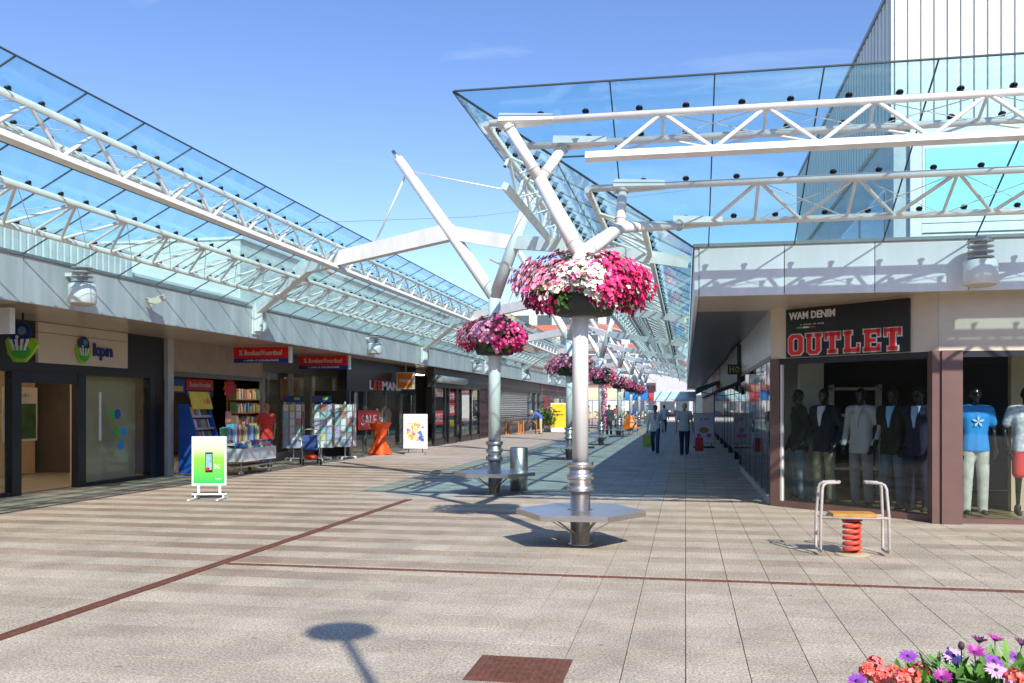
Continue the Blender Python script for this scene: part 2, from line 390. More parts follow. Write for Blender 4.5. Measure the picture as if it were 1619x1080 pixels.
# rusty slot drains let into the paving
def drain(name, label, a, b, wd, step=1.0):
    a, b = Vector(a), Vector(b); t = thing(name, label, 'drain', a); d = (b-a).normalized(); n = int((b-a).length/step); nrm = Vector((-d.y, d.x, 0))
    seg = MB()
    for sgn in (-1, 1): seg.bar((0.004, sgn*wd*0.42, 0.0), (step-0.004, sgn*wd*0.42, 0.0), wd*0.16, 0.016)
    k = int(step/0.05)
    for i in range(k): seg.bar((0.03+i*0.05, -wd*0.4, -0.001), (0.03+i*0.05, wd*0.4, -0.001), 0.03, 0.012)
    me = seg.mesh('grate', RUST); ang = math.atan2(d.y, d.x)
    for i in range(n): link('grate', me, t, a + d*(i*step), ang)
    MB().bar(a + Vector((0,0,-0.012)), b + Vector((0,0,-0.012)), wd, 0.012).build('trough', mat('drain_dark', (0.03, 0.016, 0.012), 0.9), t)
drain('drain_channel', 'wide rusty iron drain channel running along the street from the plaza to the column bench', (-4.93, 2.9, 0.004), (-4.93, 16.3, 0.004), 0.115)
drain('drain_channel', 'narrow rusty drain channel crossing the plaza in front of the spring seat', (-4.85, 9.04, 0.004), (9.9, 9.04, 0.004), 0.06)
mh = thing('manhole_cover', 'square rusty iron cover with raised grid pattern set in the slabs', 'manhole cover', (-1.05, 5.75, 0))
MB().box(-1.36, 5.49, -0.01, -0.74, 6.06, 0.005).build('frame', RUST, mh)
lid = MB().box(-1.33, 5.52, 0, -0.77, 6.03, 0.009).build('lid', RUST, mh)
q = MB()
for i in range(13):
    for j in range(5): q.box(-1.31+i*0.0405, 5.54+j*0.096, 0.009, -1.31+i*0.0405+0.022, 5.54+j*0.096+0.08, 0.017)
q.build('tread_pattern', RUST, lid, kind='stuff')

# ------------------------------------------------------------------ glass canopies
K, ZF, ZB, RISE = 2.93, 4.05, 3.33, 1.52
FL, FR, FY = -10.2, 0.13, 13.8                 # fascia planes: left row, right row, right front
SL = math.hypot(K, RISE); CN, SN = K/SL, RISE/SL
def sec_left(t, s, n=0): return Vector((FL + K*s + SN*n, t, ZF + RISE*s - CN*n))
def sec_right(t, s, n=0): return Vector((FR - K*s - SN*n, t, ZF + RISE*s - CN*n))
def sec_front(t, s, n=0): return Vector((t, FY - K*s - SN*n, ZF + RISE*s - CN*n))
PW = 1.22
def clip(poly, a, b, c):
    out = []
    for i, p in enumerate(poly):
        q = poly[(i+1) % len(poly)]; dp = a*p[0]+b*p[1]-c; dq = a*q[0]+b*q[1]-c
        if dp >= 0: out.append(p)
        if dp*dq < 0:
            t = dp/(dp-dq); out.append((p[0]+t*(q[0]-p[0]), p[1]+t*(q[1]-p[1])))
    return out
SPIDER = MB().lathe([(0.038, -0.012), (0.046, 0.0), (0.04, 0.014), (0.015, 0.022)], 10).lathe([(0.028, -0.10), (0.03, -0.012)], 8).mesh('glass_fixing', mat('fixing', (0.05, 0.04, 0.04), 0.25, 0.6))
def canopy(name, label, sec, t0, t1, mitre=None, seam0=0.0, near=20.0, dist=None):
    """seam0: t of one seam; mitre: t >= mitre - K*s"""
    root = thing(name, label, 'canopy', sec(t0 if mitre is None else mitre, 0))
    sg = MB(); spn = 0; spf = MB()
    k0 = math.floor((t0 - seam0)/PW); k1 = math.ceil((t1 - seam0)/PW)
    rows = ((0.012, 0.622), (0.628, 1.0))
    for k in range(k0, k1):
        a, b = seam0 + k*PW, seam0 + (k+1)*PW
        if mitre is not None and mitre - b > 1.1: continue
        corner = mitre is not None and mitre - a > 1.1
        if corner: a = mitre - K - 0.1
        for s0, s1 in rows:
            po = [(a+0.006, s0), (b-0.006, s0), (b-0.006, s1), (a+0.006, s1)]
            if mitre is not None: po = clip(po, 1, K, mitre + 0.01)
            if len(po) < 3: continue
            n = len(po); vs = [sec(t, s, 0) for t, s in po] + [sec(t, s, 0.014) for t, s in po]
            c = sum(vs, Vector())/len(vs)
            MB().add([v - c for v in vs], [tuple(range(n)), tuple(reversed(range(n, 2*n)))] + [(i, (i+1) % n, n+(i+1) % n, n+i) for i in range(n)]).build('glass_panel', GCAN, root, loc=c)
        lo = 0.012
        if mitre is not None: lo = max(lo, (mitre - a)/K + 0.004)
        if lo < 0.97 and not corner: sg.bar(sec(a, lo, 0.006), sec(a, 1.0, 0.006), 0.016, 0.018, sec(0, 0, -1) - sec(0, 0, 0))
    e0 = (mitre - K) if mitre is not None else t0
    up = sec(0, 0, -1) - sec(0, 0, 0)
    sg.bar(sec(e0, 1.003, 0.006), sec(t1, 1.003, 0.006), 0.016, 0.022, up)
    m6 = (mitre - K*0.625) if mitre is not None else t0
    sg.bar(sec(m6, 0.625, 0.006), sec(t1, 0.625, 0.006), 0.014, 0.018, up)
    if mitre is not None: sg.bar(sec(mitre, 0, 0.004), sec(mitre-K, 1, 0.004), 0.02, 0.024, up)
    sg.build('glass_seal', SEAL, root)
    NO = 0.13
    def chord(s, n, r=0.048, off=0.0, box=None):
        st = ((mitre - K*s + off) if mitre is not None else t0)
        q = MB()
        if box: q.bar(sec(st+0.25, s, n), sec(t1, s, n), box[0], box[1], up)
        else: q.tube(sec(st, s, n), sec(t1, s, n), r, n=8)
        return q, st
    tr1 = chord(0.869, NO)[0].build('upper_truss', WHITE, root)
    q, s2 = chord(0.736, NO); q.build('chord', WHITE, tr1)
    q, s3 = chord(0.80, NO+0.43, box=(0.09, 0.10), off=0.75); q.build('bottom_chord', WHITE, tr1)
    tr2 = chord(0.4725, NO)[0].build('lower_truss', WHITE, root)
    q, s5 = chord(0.226, NO); q.build('chord', WHITE, tr2)
    # end plates of the chords at the mitre
    if mitre is not None and sec is sec_front:
        for s, off, tr in ((0.869, 0.18, tr1), (0.736, 0.42, tr1), (0.4725, 0.36, tr2), (0.226, 0.42, tr2)):
            st = mitre - K*s + off
            MB().bar(sec(st-0.06, s, NO-0.02), sec(st+0.62, s, NO-0.01), 0.16, 0.13, up, 0.09, 0.09).build('end_plate', WHITE, tr)
    far1 = MB(); far2 = MB(); rods1 = MB(); rods2 = MB()
    for k in range(k0-1, k1):
        t = seam0 + (k+0.5)*PW
        if t > 62 and sec is not sec_front: break
        def isnear(): return (dist(t) < near)
        def put(mb_far, tr, p, qq, r):
            if isnear(): MB().tube(p, qq, r, n=6, caps=False).build('brace', WHITE, tr)
            else: mb_far.tube(p, qq, r, n=5, caps=False)
        ok1 = t > (s3 + 0.1 if mitre is not None else t0); ok2 = t > ((mitre - K*0.226 + 0.4) if mitre is not None else t0)
        c3 = 0.80
        if ok1 and t + PW*0.5 < t1:
            A = sec(t, 0.869, NO); B = sec(t, 0.736, NO); C0 = sec(t-PW/2, c3, NO+0.40); C1 = sec(t+PW/2, c3, NO+0.40)
            put(far1, tr1, A, C0 if t - PW/2 > s3 + 0.25 or mitre is None else A + (C0-A)*0.5, 0.027); put(far1, tr1, A, C1, 0.027)
            put(far1, tr1, B, C1, 0.017); put(far1, tr1, B, C0 if t - PW/2 > s3 + 0.25 or mitre is None else B + (C0-B)*0.5, 0.017); put(far1, tr1, A, B, 0.02)
            rods1.tube(A, sec(t+PW, 0.736, NO), 0.006, n=4, caps=False); rods1.tube(B, sec(t+PW, 0.869, NO), 0.006, n=4, caps=False)
        if ok2 and t + PW*0.5 < t1:
            A = sec(t, 0.4725, NO); B = sec(t, 0.226, NO)
            put(far2, tr2, A, sec(t-PW/2, 0.226, NO), 0.025); put(far2, tr2, A, sec(t+PW/2, 0.226, NO), 0.025); put(far2, tr2, A, B, 0.022)
            rods2.tube(A, sec(t+PW, 0.226, NO), 0.006, n=4, caps=False); rods2.tube(B, sec(t+PW, 0.4725, NO), 0.006, n=4, caps=False)
    for q, tr in ((far1, tr1), (far2, tr2)):
        if q.v: q.build('far_braces', WHITE, tr, kind='stuff')
    rods1.build('tie_rods', WHITE, tr1, kind='stuff'); rods2.build('tie_rods', WHITE, tr2, kind='stuff')
    rx = sec(1, 0, 0) - sec(0, 0, 0); ry = up.cross(rx).normalized()
    MR = Matrix(((rx.x, ry.x, up.x, 0), (rx.y, ry.y, up.y, 0), (rx.z, ry.z, up.z, 0), (0,0,0,1)))
    for k in range(k0, k1):
        for s in (0.869, 0.736, 0.4725, 0.226):
            for o in (0.27, 0.73):
                t = seam0 + (k+o)*PW
                if t > t1 or t < t0 or t > 52: continue
                if mitre is not None and t < mitre - K*s + 0.3: continue
                p = sec(t, s, 0.03)
                if dist(t) < near and spn < 290:
                    link('glass_fixing', SPIDER, root, M=Matrix.Translation(p) @ MR); spn += 1
                else:
                    spf.lathe([(0.04, -0.015), (0.045, 0.015)], 6, p).lathe([(0.022, -0.10), (0.028, -0.02)], 4, p)
    if spf.v: spf.build('far_fixings', mat('fixing', (0.05, 0.04, 0.04), 0.25, 0.6), root, kind='stuff')
    return root
canopy('glass_canopy', 'long tilted glass canopy on white trusses above the row of shops with the phone shop', sec_left, -2.0, 96, None, 0.31, 21.0, lambda t: t)
canopy('glass_canopy', 'tilted glass canopy on white trusses along the street side of the outlet building', sec_right, 10.9, 96, FY, 0.33+13.0, 24.0, lambda t: t)
canopy('glass_canopy', 'tilted glass canopy on white trusses above the outlet sign, facing the plaza', sec_front, -2.8, 9.6, FR, 0.333, 99.0, lambda t: 0)

# ------------------------------------------------------------------ fascias, soffits
def fascia_run(root, m, sec_pt, t0, t1, seam0, pw=1.22, big=None):
    """panel slabs 0.72 m high; sec_pt(t) -> (point at fascia foot), outward normal"""
    me = {}
    k0 = math.floor((t0-seam0)/pw); k1 = math.ceil((t1-seam0)/pw)
    for k in range(k0, k1):
        a, b = max(t0, seam0+k*pw), min(t1, seam0+(k+1)*pw)
        if b - a < 0.02: continue
        p, nrm, dr = sec_pt((a+b)/2)
        L = round(b-a-0.012, 3)
        if L not in me:
            me[L] = MB().bar((-L/2, 0, 0.36), (L/2, 0, 0.36), 0.06, 0.72).mesh('fascia_panel', m)
        link('fascia_panel', me[L], root, (p.x - nrm.x*0.03, p.y - nrm.y*0.03, ZB), math.atan2(dr.y, dr.x))
EX, EY, EXM = Vector((1,0,0)), Vector((0,1,0)), Vector((-1,0,0))

# ================================================================== right building (outlet corner)
WX, CY1 = 1.43, 16.1           # street wall plane; where the chamfer starts
P1, P2 = Vector((1.43, 16.1, 0)), Vector((3.62, 14.2, 0))
WYF = 14.2
rb = thing('corner_shop', 'cream panelled corner shop building with brown window frames and white cladding above the canopy', 'building', (3.6, 16, 0))
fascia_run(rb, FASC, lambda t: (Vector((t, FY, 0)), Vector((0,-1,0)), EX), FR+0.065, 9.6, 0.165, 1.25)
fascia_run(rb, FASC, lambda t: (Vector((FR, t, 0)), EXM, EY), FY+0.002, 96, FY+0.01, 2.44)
MB().box(FR-0.02, FY-0.025, ZB+0.722, 9.6, FY+0.10, ZB+0.775).build('fascia_cap', CAP, rb)
MB().box(FR-0.025, FY+0.102, ZB+0.722, FR+0.10, 96, ZB+0.775).build('fascia_cap', CAP, rb)
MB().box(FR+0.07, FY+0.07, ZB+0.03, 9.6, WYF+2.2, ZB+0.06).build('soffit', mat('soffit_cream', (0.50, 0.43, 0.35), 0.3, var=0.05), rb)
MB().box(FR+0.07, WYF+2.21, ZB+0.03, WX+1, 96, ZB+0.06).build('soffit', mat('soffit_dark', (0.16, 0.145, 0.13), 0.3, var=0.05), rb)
MB().box(FR+0.1, FY+0.1, ZB+0.6, 9.6, 96, ZB+0.7).build('canopy_roof', GREY, rb)
ch = (P2-P1).normalized(); chn = Vector((ch.y, -ch.x, 0))      # chamfer direction and outward normal
if chn.y > 0: chn = -chn
ZW = 2.50                         # window head
def wall_bar(mb, a, b, z0, z1, th, back=0.0, nrm=None):
    """vertical slab between ground points a,b with outward normal; its face lies on the line"""
    nrm = nrm or Vector(((b-a).y, -(b-a).x, 0)).normalized()
    c0 = a - nrm*(th/2 + back); c1 = b - nrm*(th/2 + back)
    mb.bar((c0.x, c0.y, (z0+z1)/2), (c1.x, c1.y, (z0+z1)/2), th, z1-z0); return mb
wall_bar(MB(), P1, P1 + ch*0.30, ZW, ZB+0.03, 0.12, 0, chn).build('cladding_panel', CREAM, rb)
wall_bar(MB(), P1 + ch*0.306, P2 + ch*0.0, ZW, ZB+0.028, 0.12, 0, chn).build('cladding_panel', CREAM, rb)
for i in range(4):
    MB().box(P2.x+0.006+i*1.6, WYF, ZW, P2.x+i*1.6+1.6, WYF+0.12, ZB+0.03).build('cladding_panel', CREAM, rb)
WHC = mat('white_panel_street', (0.62, 0.61, 0.60), 0.35, var=0.05)
for i in range(4):
    MB().box(WX, CY1+0.01+i*2.2, ZW-0.02, WX+0.12, CY1+i*2.2+2.2, ZB+0.03).build('cladding_panel', WHC, rb)
# frames
def frame_post(a, wd, dp, z0, z1, m=BROWN, name='window_post', ang=0):
    return MB().bar((a.x, a.y, z0), (a.x, a.y, z1), wd, dp, (math.cos(ang), math.sin(ang), 0)).build(name, m, rb)
MB().box(3.62, 14.02, 0, 3.90, 14.30, ZW).build('corner_post', BROWN, rb)
MB().box(3.50, 14.06, 0.003, 3.615, 14.34, ZW).build('window_post', BROWN, rb)
wall_bar(MB(), P1, P1+ch*0.18, 0, ZW-0.002, 0.16, -0.02, chn).build('corner_post', BROWN, rb)
wall_bar(MB(), P1+ch*0.185, P2-ch*0.10, 0.0, 0.10, 0.14, -0.015, chn).build('window_sill', BROWN, rb)
wall_bar(MB(), P1+ch*0.185, P2-ch*0.10, ZW-0.10, ZW-0.003, 0.10, 0.0, chn).build('window_head', DARK, rb)
wall_bar(MB(), P1+ch*0.19, P1+ch*0.225, 0.102, ZW-0.104, 0.05, 0.0, chn).build('glazing_trim', OFFW, rb)
wall_bar(MB(), P1+ch*0.23, P2-ch*0.12, 0.103, ZW-0.105, 0.012, 0.03, chn).build('window_pane', GSHOP, rb)
MB().box(3.905, WYF-0.02, 0, 9.6, WYF+0.14, 0.07).build('window_sill', BROWN, rb)
MB().box(3.905, WYF, ZW-0.09, 9.6, WYF+0.1, ZW-0.003).build('window_head', DARK, rb)
MB().box(3.91, WYF+0.03, 0.072, 6.4, WYF+0.042, ZW-0.093).build('window_pane', GSHOP, rb)
MB().box(6.41, WYF+0.0, 0.072, 6.5, WYF+0.09, ZW-0.093).build('window_post', BROWN, rb)
MB().box(6.51, WYF+0.03, 0.072, 9.6, WYF+0.042, ZW-0.093).build('window_pane', GSHOP, rb)
# street side windows
ys = [CY1+0.05, CY1+0.75, CY1+2.0, CY1+3.6, CY1+5.2, CY1+6.8, CY1+8.4]
for i, y in enumerate(ys):
    MB().box(WX-0.004, y, 0, WX+0.12, y+0.11, ZW-0.03).build('window_post', DARK, rb)
    if i < len(ys)-1:
        MB().box(WX+0.0, y+0.112, 0.12, WX+0.012, ys[i+1]-0.002, ZW-0.03).build('window_pane', GSHOP, rb)
MB().box(WX-0.01, CY1+0.05, ZW-0.028, WX+0.13, CY1+8.5, ZW+0.06).build('window_head', BROWN, rb)
MB().box(WX-0.02, CY1+0.2, 0.0, WX+0.1, CY1+8.5, 0.118).build('window_sill', LGREY, rb)
# interior
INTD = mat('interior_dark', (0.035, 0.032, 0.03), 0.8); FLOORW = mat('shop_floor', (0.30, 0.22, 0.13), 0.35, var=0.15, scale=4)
q = MB(); q.add([(1.5,16.2,0.03),(3.6,14.3,0.03),(9.6,14.3,0.03),(9.6,24.5,0.03),(1.5,24.5,0.03)], [(0,1,2,3,4)]); q.build('shop_floor', FLOORW, rb)
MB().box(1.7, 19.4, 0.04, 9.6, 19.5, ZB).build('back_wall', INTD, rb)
MB().box(1.52, 16.2, ZW+0.02, 9.6, 24.4, ZW+0.04).build('shop_ceiling', mat('ceiling_dark', (0.06, 0.055, 0.05), 0.7), rb)
MB().box(2.02, 17.0, 0.04, 2.42, 17.4, ZW).build('interior_column', mat('interior_white', (0.55, 0.53, 0.48), 0.6), rb)
MB().box(1.55, 18.3, 0.04, 2.6, 18.4, ZW).build('interior_wall', mat('interior_grey', (0.35, 0.34, 0.31), 0.6), rb)
MB().box(5.05, 15.6, 0.04, 9.6, 15.75, ZW).build('interior_wall', mat('interior_beige', (0.58, 0.47, 0.33), 0.6), rb)
# shelf units inside
sh = thing('shop_shelf', 'white shelving rack at the back of the outlet shop window', 'shelf', (2.7, 18.2, 0.03))
for z in (0.5, 1.0, 1.5, 2.0): MB().box(2.7, 18.0, z, 3.6, 18.35, z+0.05).build('shelf_board', PWHITE, sh)
for x in (2.7, 3.55): MB().box(x, 18.0, 0.03, x+0.05, 18.36, 2.1).build('upright', PWHITE, sh)
# upper storey set back above the canopy roof
ub = thing('upper_storey', 'white ribbed upper storey with turquoise windows standing behind the glass canopy', 'building', (6, 19, ZB+0.7))
UX, UYF = 3.45, 16.5
def ribs(mb, a, b, z0, z1, pitch, dep, nrm):
    a, b = Vector(a), Vector(b); L = (b-a).length; d = (b-a)/L; n = int(L/pitch)
    for i in range(n):
        c = a + d*((i+0.5)*pitch) + nrm*dep/2
        mb.bar((c.x, c.y, z0), (c.x, c.y, z1), dep if abs(nrm.x) > 0.5 else pitch*0.62, pitch*0.62 if abs(nrm.x) > 0.5 else dep, (0,1,0))
    return mb
MB().box(UX, UYF, 6.45, 14, 30, 8.75).build('wall', CORR, ub)
ribs(MB(), (UX+0.02, UYF, 0), (13, UYF, 0), 6.46, 8.74, 0.21, 0.035, Vector((0,-1,0))).build('cladding_ribs', CORR, ub)
ribs(MB(), (UX, UYF+0.02, 0), (UX, 30, 0), 6.46, 8.74, 0.30, 0.035, EXM).build('cladding_ribs', CORR, ub)
MB().box(UX-0.06, UYF-0.06, 8.752, 14, 30, 8.83).build('roof_edge', GREY, ub)
MB().box(UX+0.05, UYF+0.05, ZB+0.7, 14, 95, 6.44).build('wall', mat('upper_wall', (0.42, 0.44, 0.46), 0.5), ub)
MB().box(UX+0.02, 30.01, 6.2, 14, 95, 6.9).build('wall', CORR, ub)
MB().box(UX+0.30, UYF-0.04, ZB+0.7, UX+0.48, UYF+0.04, 6.44).build('corner_post', WHITE, ub)
TURQ = mat('turquoise_glass', (0.36, 0.76, 0.78), 0.25, var=0.05)
for i in range(3):
    x0 = UX+0.5+i*2.6
    w_ = MB().box(x0, UYF-0.01, 4.95, x0+2.5, UYF+0.06, 6.12).build('window', WHITE, ub)
    MB().box(x0+0.05, UYF-0.022, 5.0, x0+2.45, UYF+0.0, 6.07).build('pane', TURQ, w_)
for z in (4.1, 4.28, 4.46, 4.64, 4.80, 6.14, 6.3):
    MB().box(UX+0.49, UYF-0.03, z, 13, UYF+0.04, z+0.145).build('siding_board', WHITE, ub)
GWIN = mat('band_window_glass', (0.05, 0.09, 0.12), 0.06)
for i in range(14):
    y0 = UYF+0.5+i*2.4
    w_ = MB().box(UX+0.01, y0, 4.25, UX+0.06, y0+2.3, 5.55).build('window', WHITE, ub)
    MB().box(UX-0.002, y0+0.07, 4.32, UX+0.02, y0+2.23, 5.48).build('pane', GWIN, w_)
# far shops of the right row
fs_ = thing('arcade_shops', 'shaded row of shops under the canopy beyond the outlet, with a green awning front', 'building', (1.5, 30, 0))
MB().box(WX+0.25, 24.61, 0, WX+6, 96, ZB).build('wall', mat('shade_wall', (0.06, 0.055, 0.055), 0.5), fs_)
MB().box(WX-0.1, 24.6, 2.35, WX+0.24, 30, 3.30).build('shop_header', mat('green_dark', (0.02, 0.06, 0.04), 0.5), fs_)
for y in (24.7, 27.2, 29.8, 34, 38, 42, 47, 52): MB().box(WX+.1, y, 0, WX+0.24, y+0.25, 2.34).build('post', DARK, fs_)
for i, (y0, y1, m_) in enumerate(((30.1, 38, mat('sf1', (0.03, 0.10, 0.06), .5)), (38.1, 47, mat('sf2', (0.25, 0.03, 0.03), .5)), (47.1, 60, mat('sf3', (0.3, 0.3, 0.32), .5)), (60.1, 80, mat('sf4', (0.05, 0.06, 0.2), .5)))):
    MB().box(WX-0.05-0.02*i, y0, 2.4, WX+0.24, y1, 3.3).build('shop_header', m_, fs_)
for i in range(10): MB().box(WX+0.1, 25.1+i*2.5, 0.3, WX+0.11, 27.1+i*2.5, 2.3).build('window_pane', GSHOP, fs_)

# ================================================================== left row
lr = thing('shop_arcade', 'low flat-roofed arcade with weathered white fascia over the phone shop and bookshop', 'building', (-12.4, 16, 0))
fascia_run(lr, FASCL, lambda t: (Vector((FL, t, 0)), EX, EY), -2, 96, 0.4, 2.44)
MB().box(FL-0.1, -2, ZB+0.722, FL+0.025, 96, ZB+0.775).build('fascia_cap', CAP, lr)
for i in range(30):
    MB().box(-13.4, -2+i*3.3, ZB+0.02, FL-0.07, -2+i*3.3+3.29, ZB+0.05).build('soffit_panel', SOFF, lr)
MB().box(-22, -2, ZB+0.6, FL-0.1, 96, ZB+0.7).build('roof', GREY, lr)
MB().box(-24, -2, ZB+0.0, -13.41, 96, ZB+0.05).build('ceiling', mat('shop_ceiling', (0.5, 0.47, 0.42), 0.7), lr)
MB().box(-24, -2, 0, -23.9, 96, ZB).build('rear_wall', mat('rear_wall', (0.30, 0.25, 0.2), 0.8), lr)
MB().box(-23.9, -2, 0.0, -12.6, 96, 0.02).build('shop_floor', mat('shop_floor_left', (0.32, 0.27, 0.2), 0.4), lr)
# upper blocks behind the left canopy
ua = thing('upper_block', 'white corrugated upper block behind the glass canopy over the phone shop', 'building', (-15, 12, ZB+0.7))
MB().box(-20, -2, ZB+0.7, -13.2, 20.0, 5.35).build('wall', CORR, ua)
ribs(MB(), (-13.2, -1.9, 0), (-13.2, 20.0, 0), ZB+0.72, 5.33, 0.22, 0.05, EX).build('cladding_ribs', CORR, ua)
MB().box(-20, -2, 5.352, -13.12, 20.05, 5.42).build('roof_edge', OFFW, ua)
uc = thing('upper_block', 'long pale green roof block behind the glass canopy over the bookshop', 'building', (-15, 30, ZB+0.7))
for i in range(3): MB().box(-19, 20.2+i*2.2, ZB+0.7, -13.6, 20.2+i*2.2+2.19, 4.95).build('wall_panel', PALEG, uc)
for i in range(15): MB().box(-20, 26.81+i*2.4, ZB+0.7, -13.9, 26.81+i*2.4+2.38, 7.0).build('wall_panel', PALEG, uc)
MB().box(-20, 26.75, 7.002, -13.8, 62.9, 7.08).build('roof_edge', OFFW, uc)
MB().box(-19, 20.2, 4.952, -13.5, 26.7, 5.02).build('roof_edge', OFFW, uc)
# end of the street
ap = thing('apartment_block', 'white and red banded apartment block closing the far end of the street', 'building', (-14, 125, 0))
MB().box(-34, 125, 0, -4, 137, 15).build('wall', mat('far_wall', (0.6, 0.58, 0.55), 0.7), ap)
for z in (3.6, 6.4, 9.2, 12.0):
    MB().box(-34, 124.6, z, -4, 124.99, z+0.9).build('balcony', mat('far_red', (0.45, 0.16, 0.11), 0.7), ap)
    for i in range(9): MB().box(-33+i*3.2, 124.9, z+1.0, -31+i*3.2, 124.985, z+2.3).build('window', mat('far_glass', (0.08, 0.1, 0.12), 0.1), ap)
ae = thing('end_building', 'plain pale shop building beyond the arcade end behind the market stalls', 'building', (6, 112, 0))
MB().box(-3.5, 112, 0, 30, 122, 7.5).build('wall', mat('far_wall2', (0.5, 0.5, 0.52), 0.7), ae)
for i in range(8): MB().box(-3+i*3.9, 111.9, 0.4, 0.4+i*3.9, 111.99, 3.0).build('window', mat('far_glass', (0.08, 0.1, 0.12), 0.1), ae)

# buildings behind the viewpoint that close the plaza (seen in the shop glass)
ob_ = thing('opposite_building', 'brown brick building across the plaza behind the viewpoint', 'building', (0, -42, 0))
MB().box(-60, -52, 0, 60, -42, 11).build('wall', mat('brick_brown', (.20,.13,.10), .8, var=.2, scale=2), ob_)
for i in range(24):
    for z in (.5, 4.2, 7.6): MB().box(-58+i*4.9, -42.0, z, -54.6+i*4.9, -41.95, z+2.3).build('window', mat('far_glass', (0.08, 0.1, 0.12), 0.1), ob_)
oc_ = thing('side_building', 'grey plastered building closing the plaza outside the picture past the outlet', 'building', (34, 0, 0))
MB().box(34, -40, 0, 44, 13, 10).build('wall', mat('plaster_grey', (.35,.33,.30), .8), oc_)
for i in range(9): MB().box(33.95, -38+i*5.5, 1, 34, -34.6+i*5.5, 3.4).build('window', mat('far_glass', (0.08, 0.1, 0.12), 0.1), oc_)

# ------------------------------------------------------------------ columns with frames, benches, baskets
PA = Vector((-1.27, 11.14, 0)); PX_ = -3.63
def sleeve(root, p):
    s_ = MB().lathe([(0.15, 0.0), (0.15, 0.012), (0.122, 0.013), (0.122, 1.02)], 24, p).build('base_sleeve', STEEL, root)
    for z in (0.655, 0.80, 0.945):
        MB().lathe([(0.123, z), (0.165, z+0.001), (0.165, z+0.075), (0.123, z+0.076)], 24, p).build('ring', STEEL, s_)
    MB().lathe([(0.132, 0.655), (0.132, 1.0)], 24, p).build('inner_band', STEEL, s_)
GCOL = 'white tubular columns of the arcade'
ca = thing('branching_column', 'white branching column holding the canopy corner, bench round its foot', 'column', PA, GCOL)
MB().lathe([(0.10, 1.0), (0.10, 3.62)], 24, PA).build('pole', WHITE, ca); sleeve(ca, PA)
NO_ = 0.16
tips = [sec_front(FR - K*s + o, s, NO_) for s, o in ((0.869, 0.22), (0.736, 0.5), (0.4725, 0.42), (0.226, 0.5))]
Fk = PA + Vector((0, 0, 3.55)); J1 = Vector((-1.80, 11.36, 4.55)); J2 = Vector((-0.86, 12.2, 4.08))
b1 = MB().path([Fk, J1], [0.10, 0.085], 16).build('branch', WHITE, ca); b2 = MB().path([Fk, J2], [0.10, 0.085], 16).build('branch', WHITE, ca)
MB().tube(J1, tips[0], 0.075, 0.065, 14).build('twig', WHITE, b1); MB().tube(J1, tips[1], 0.075, 0.06, 14).build('twig', WHITE, b1)
MB().tube(J2, tips[2], 0.075, 0.06, 14).build('twig', WHITE, b2); MB().tube(J2, tips[3], 0.075, 0.06, 14).build('twig', WHITE, b2)
MB().ball(J1, 0.09).build('knuckle', WHITE, b1); MB().ball(J2, 0.09).build('knuckle', WHITE, b2)
def weld_ring(a, b, f, r, root):
    a, b = Vector(a), Vector(b); d = (b-a).normalized(); c = a.lerp(b, f)
    MB().tube(c - d*.012, c + d*.012, r, n=18).build('weld_ring', mat('weld_grey', (.55,.53,.50), .5), root)
weld_ring(Fk, J1, .16, .104, b1); weld_ring(Fk, J2, .2, .104, b2)
for J_, tp_, b_ in ((J1, tips[0], b1), (J1, tips[1], b1), (J2, tips[2], b2), (J2, tips[3], b2)): weld_ring(J_, tp_, .22, .079, b_); weld_ring(J_, tp_, .93, .082, b_)

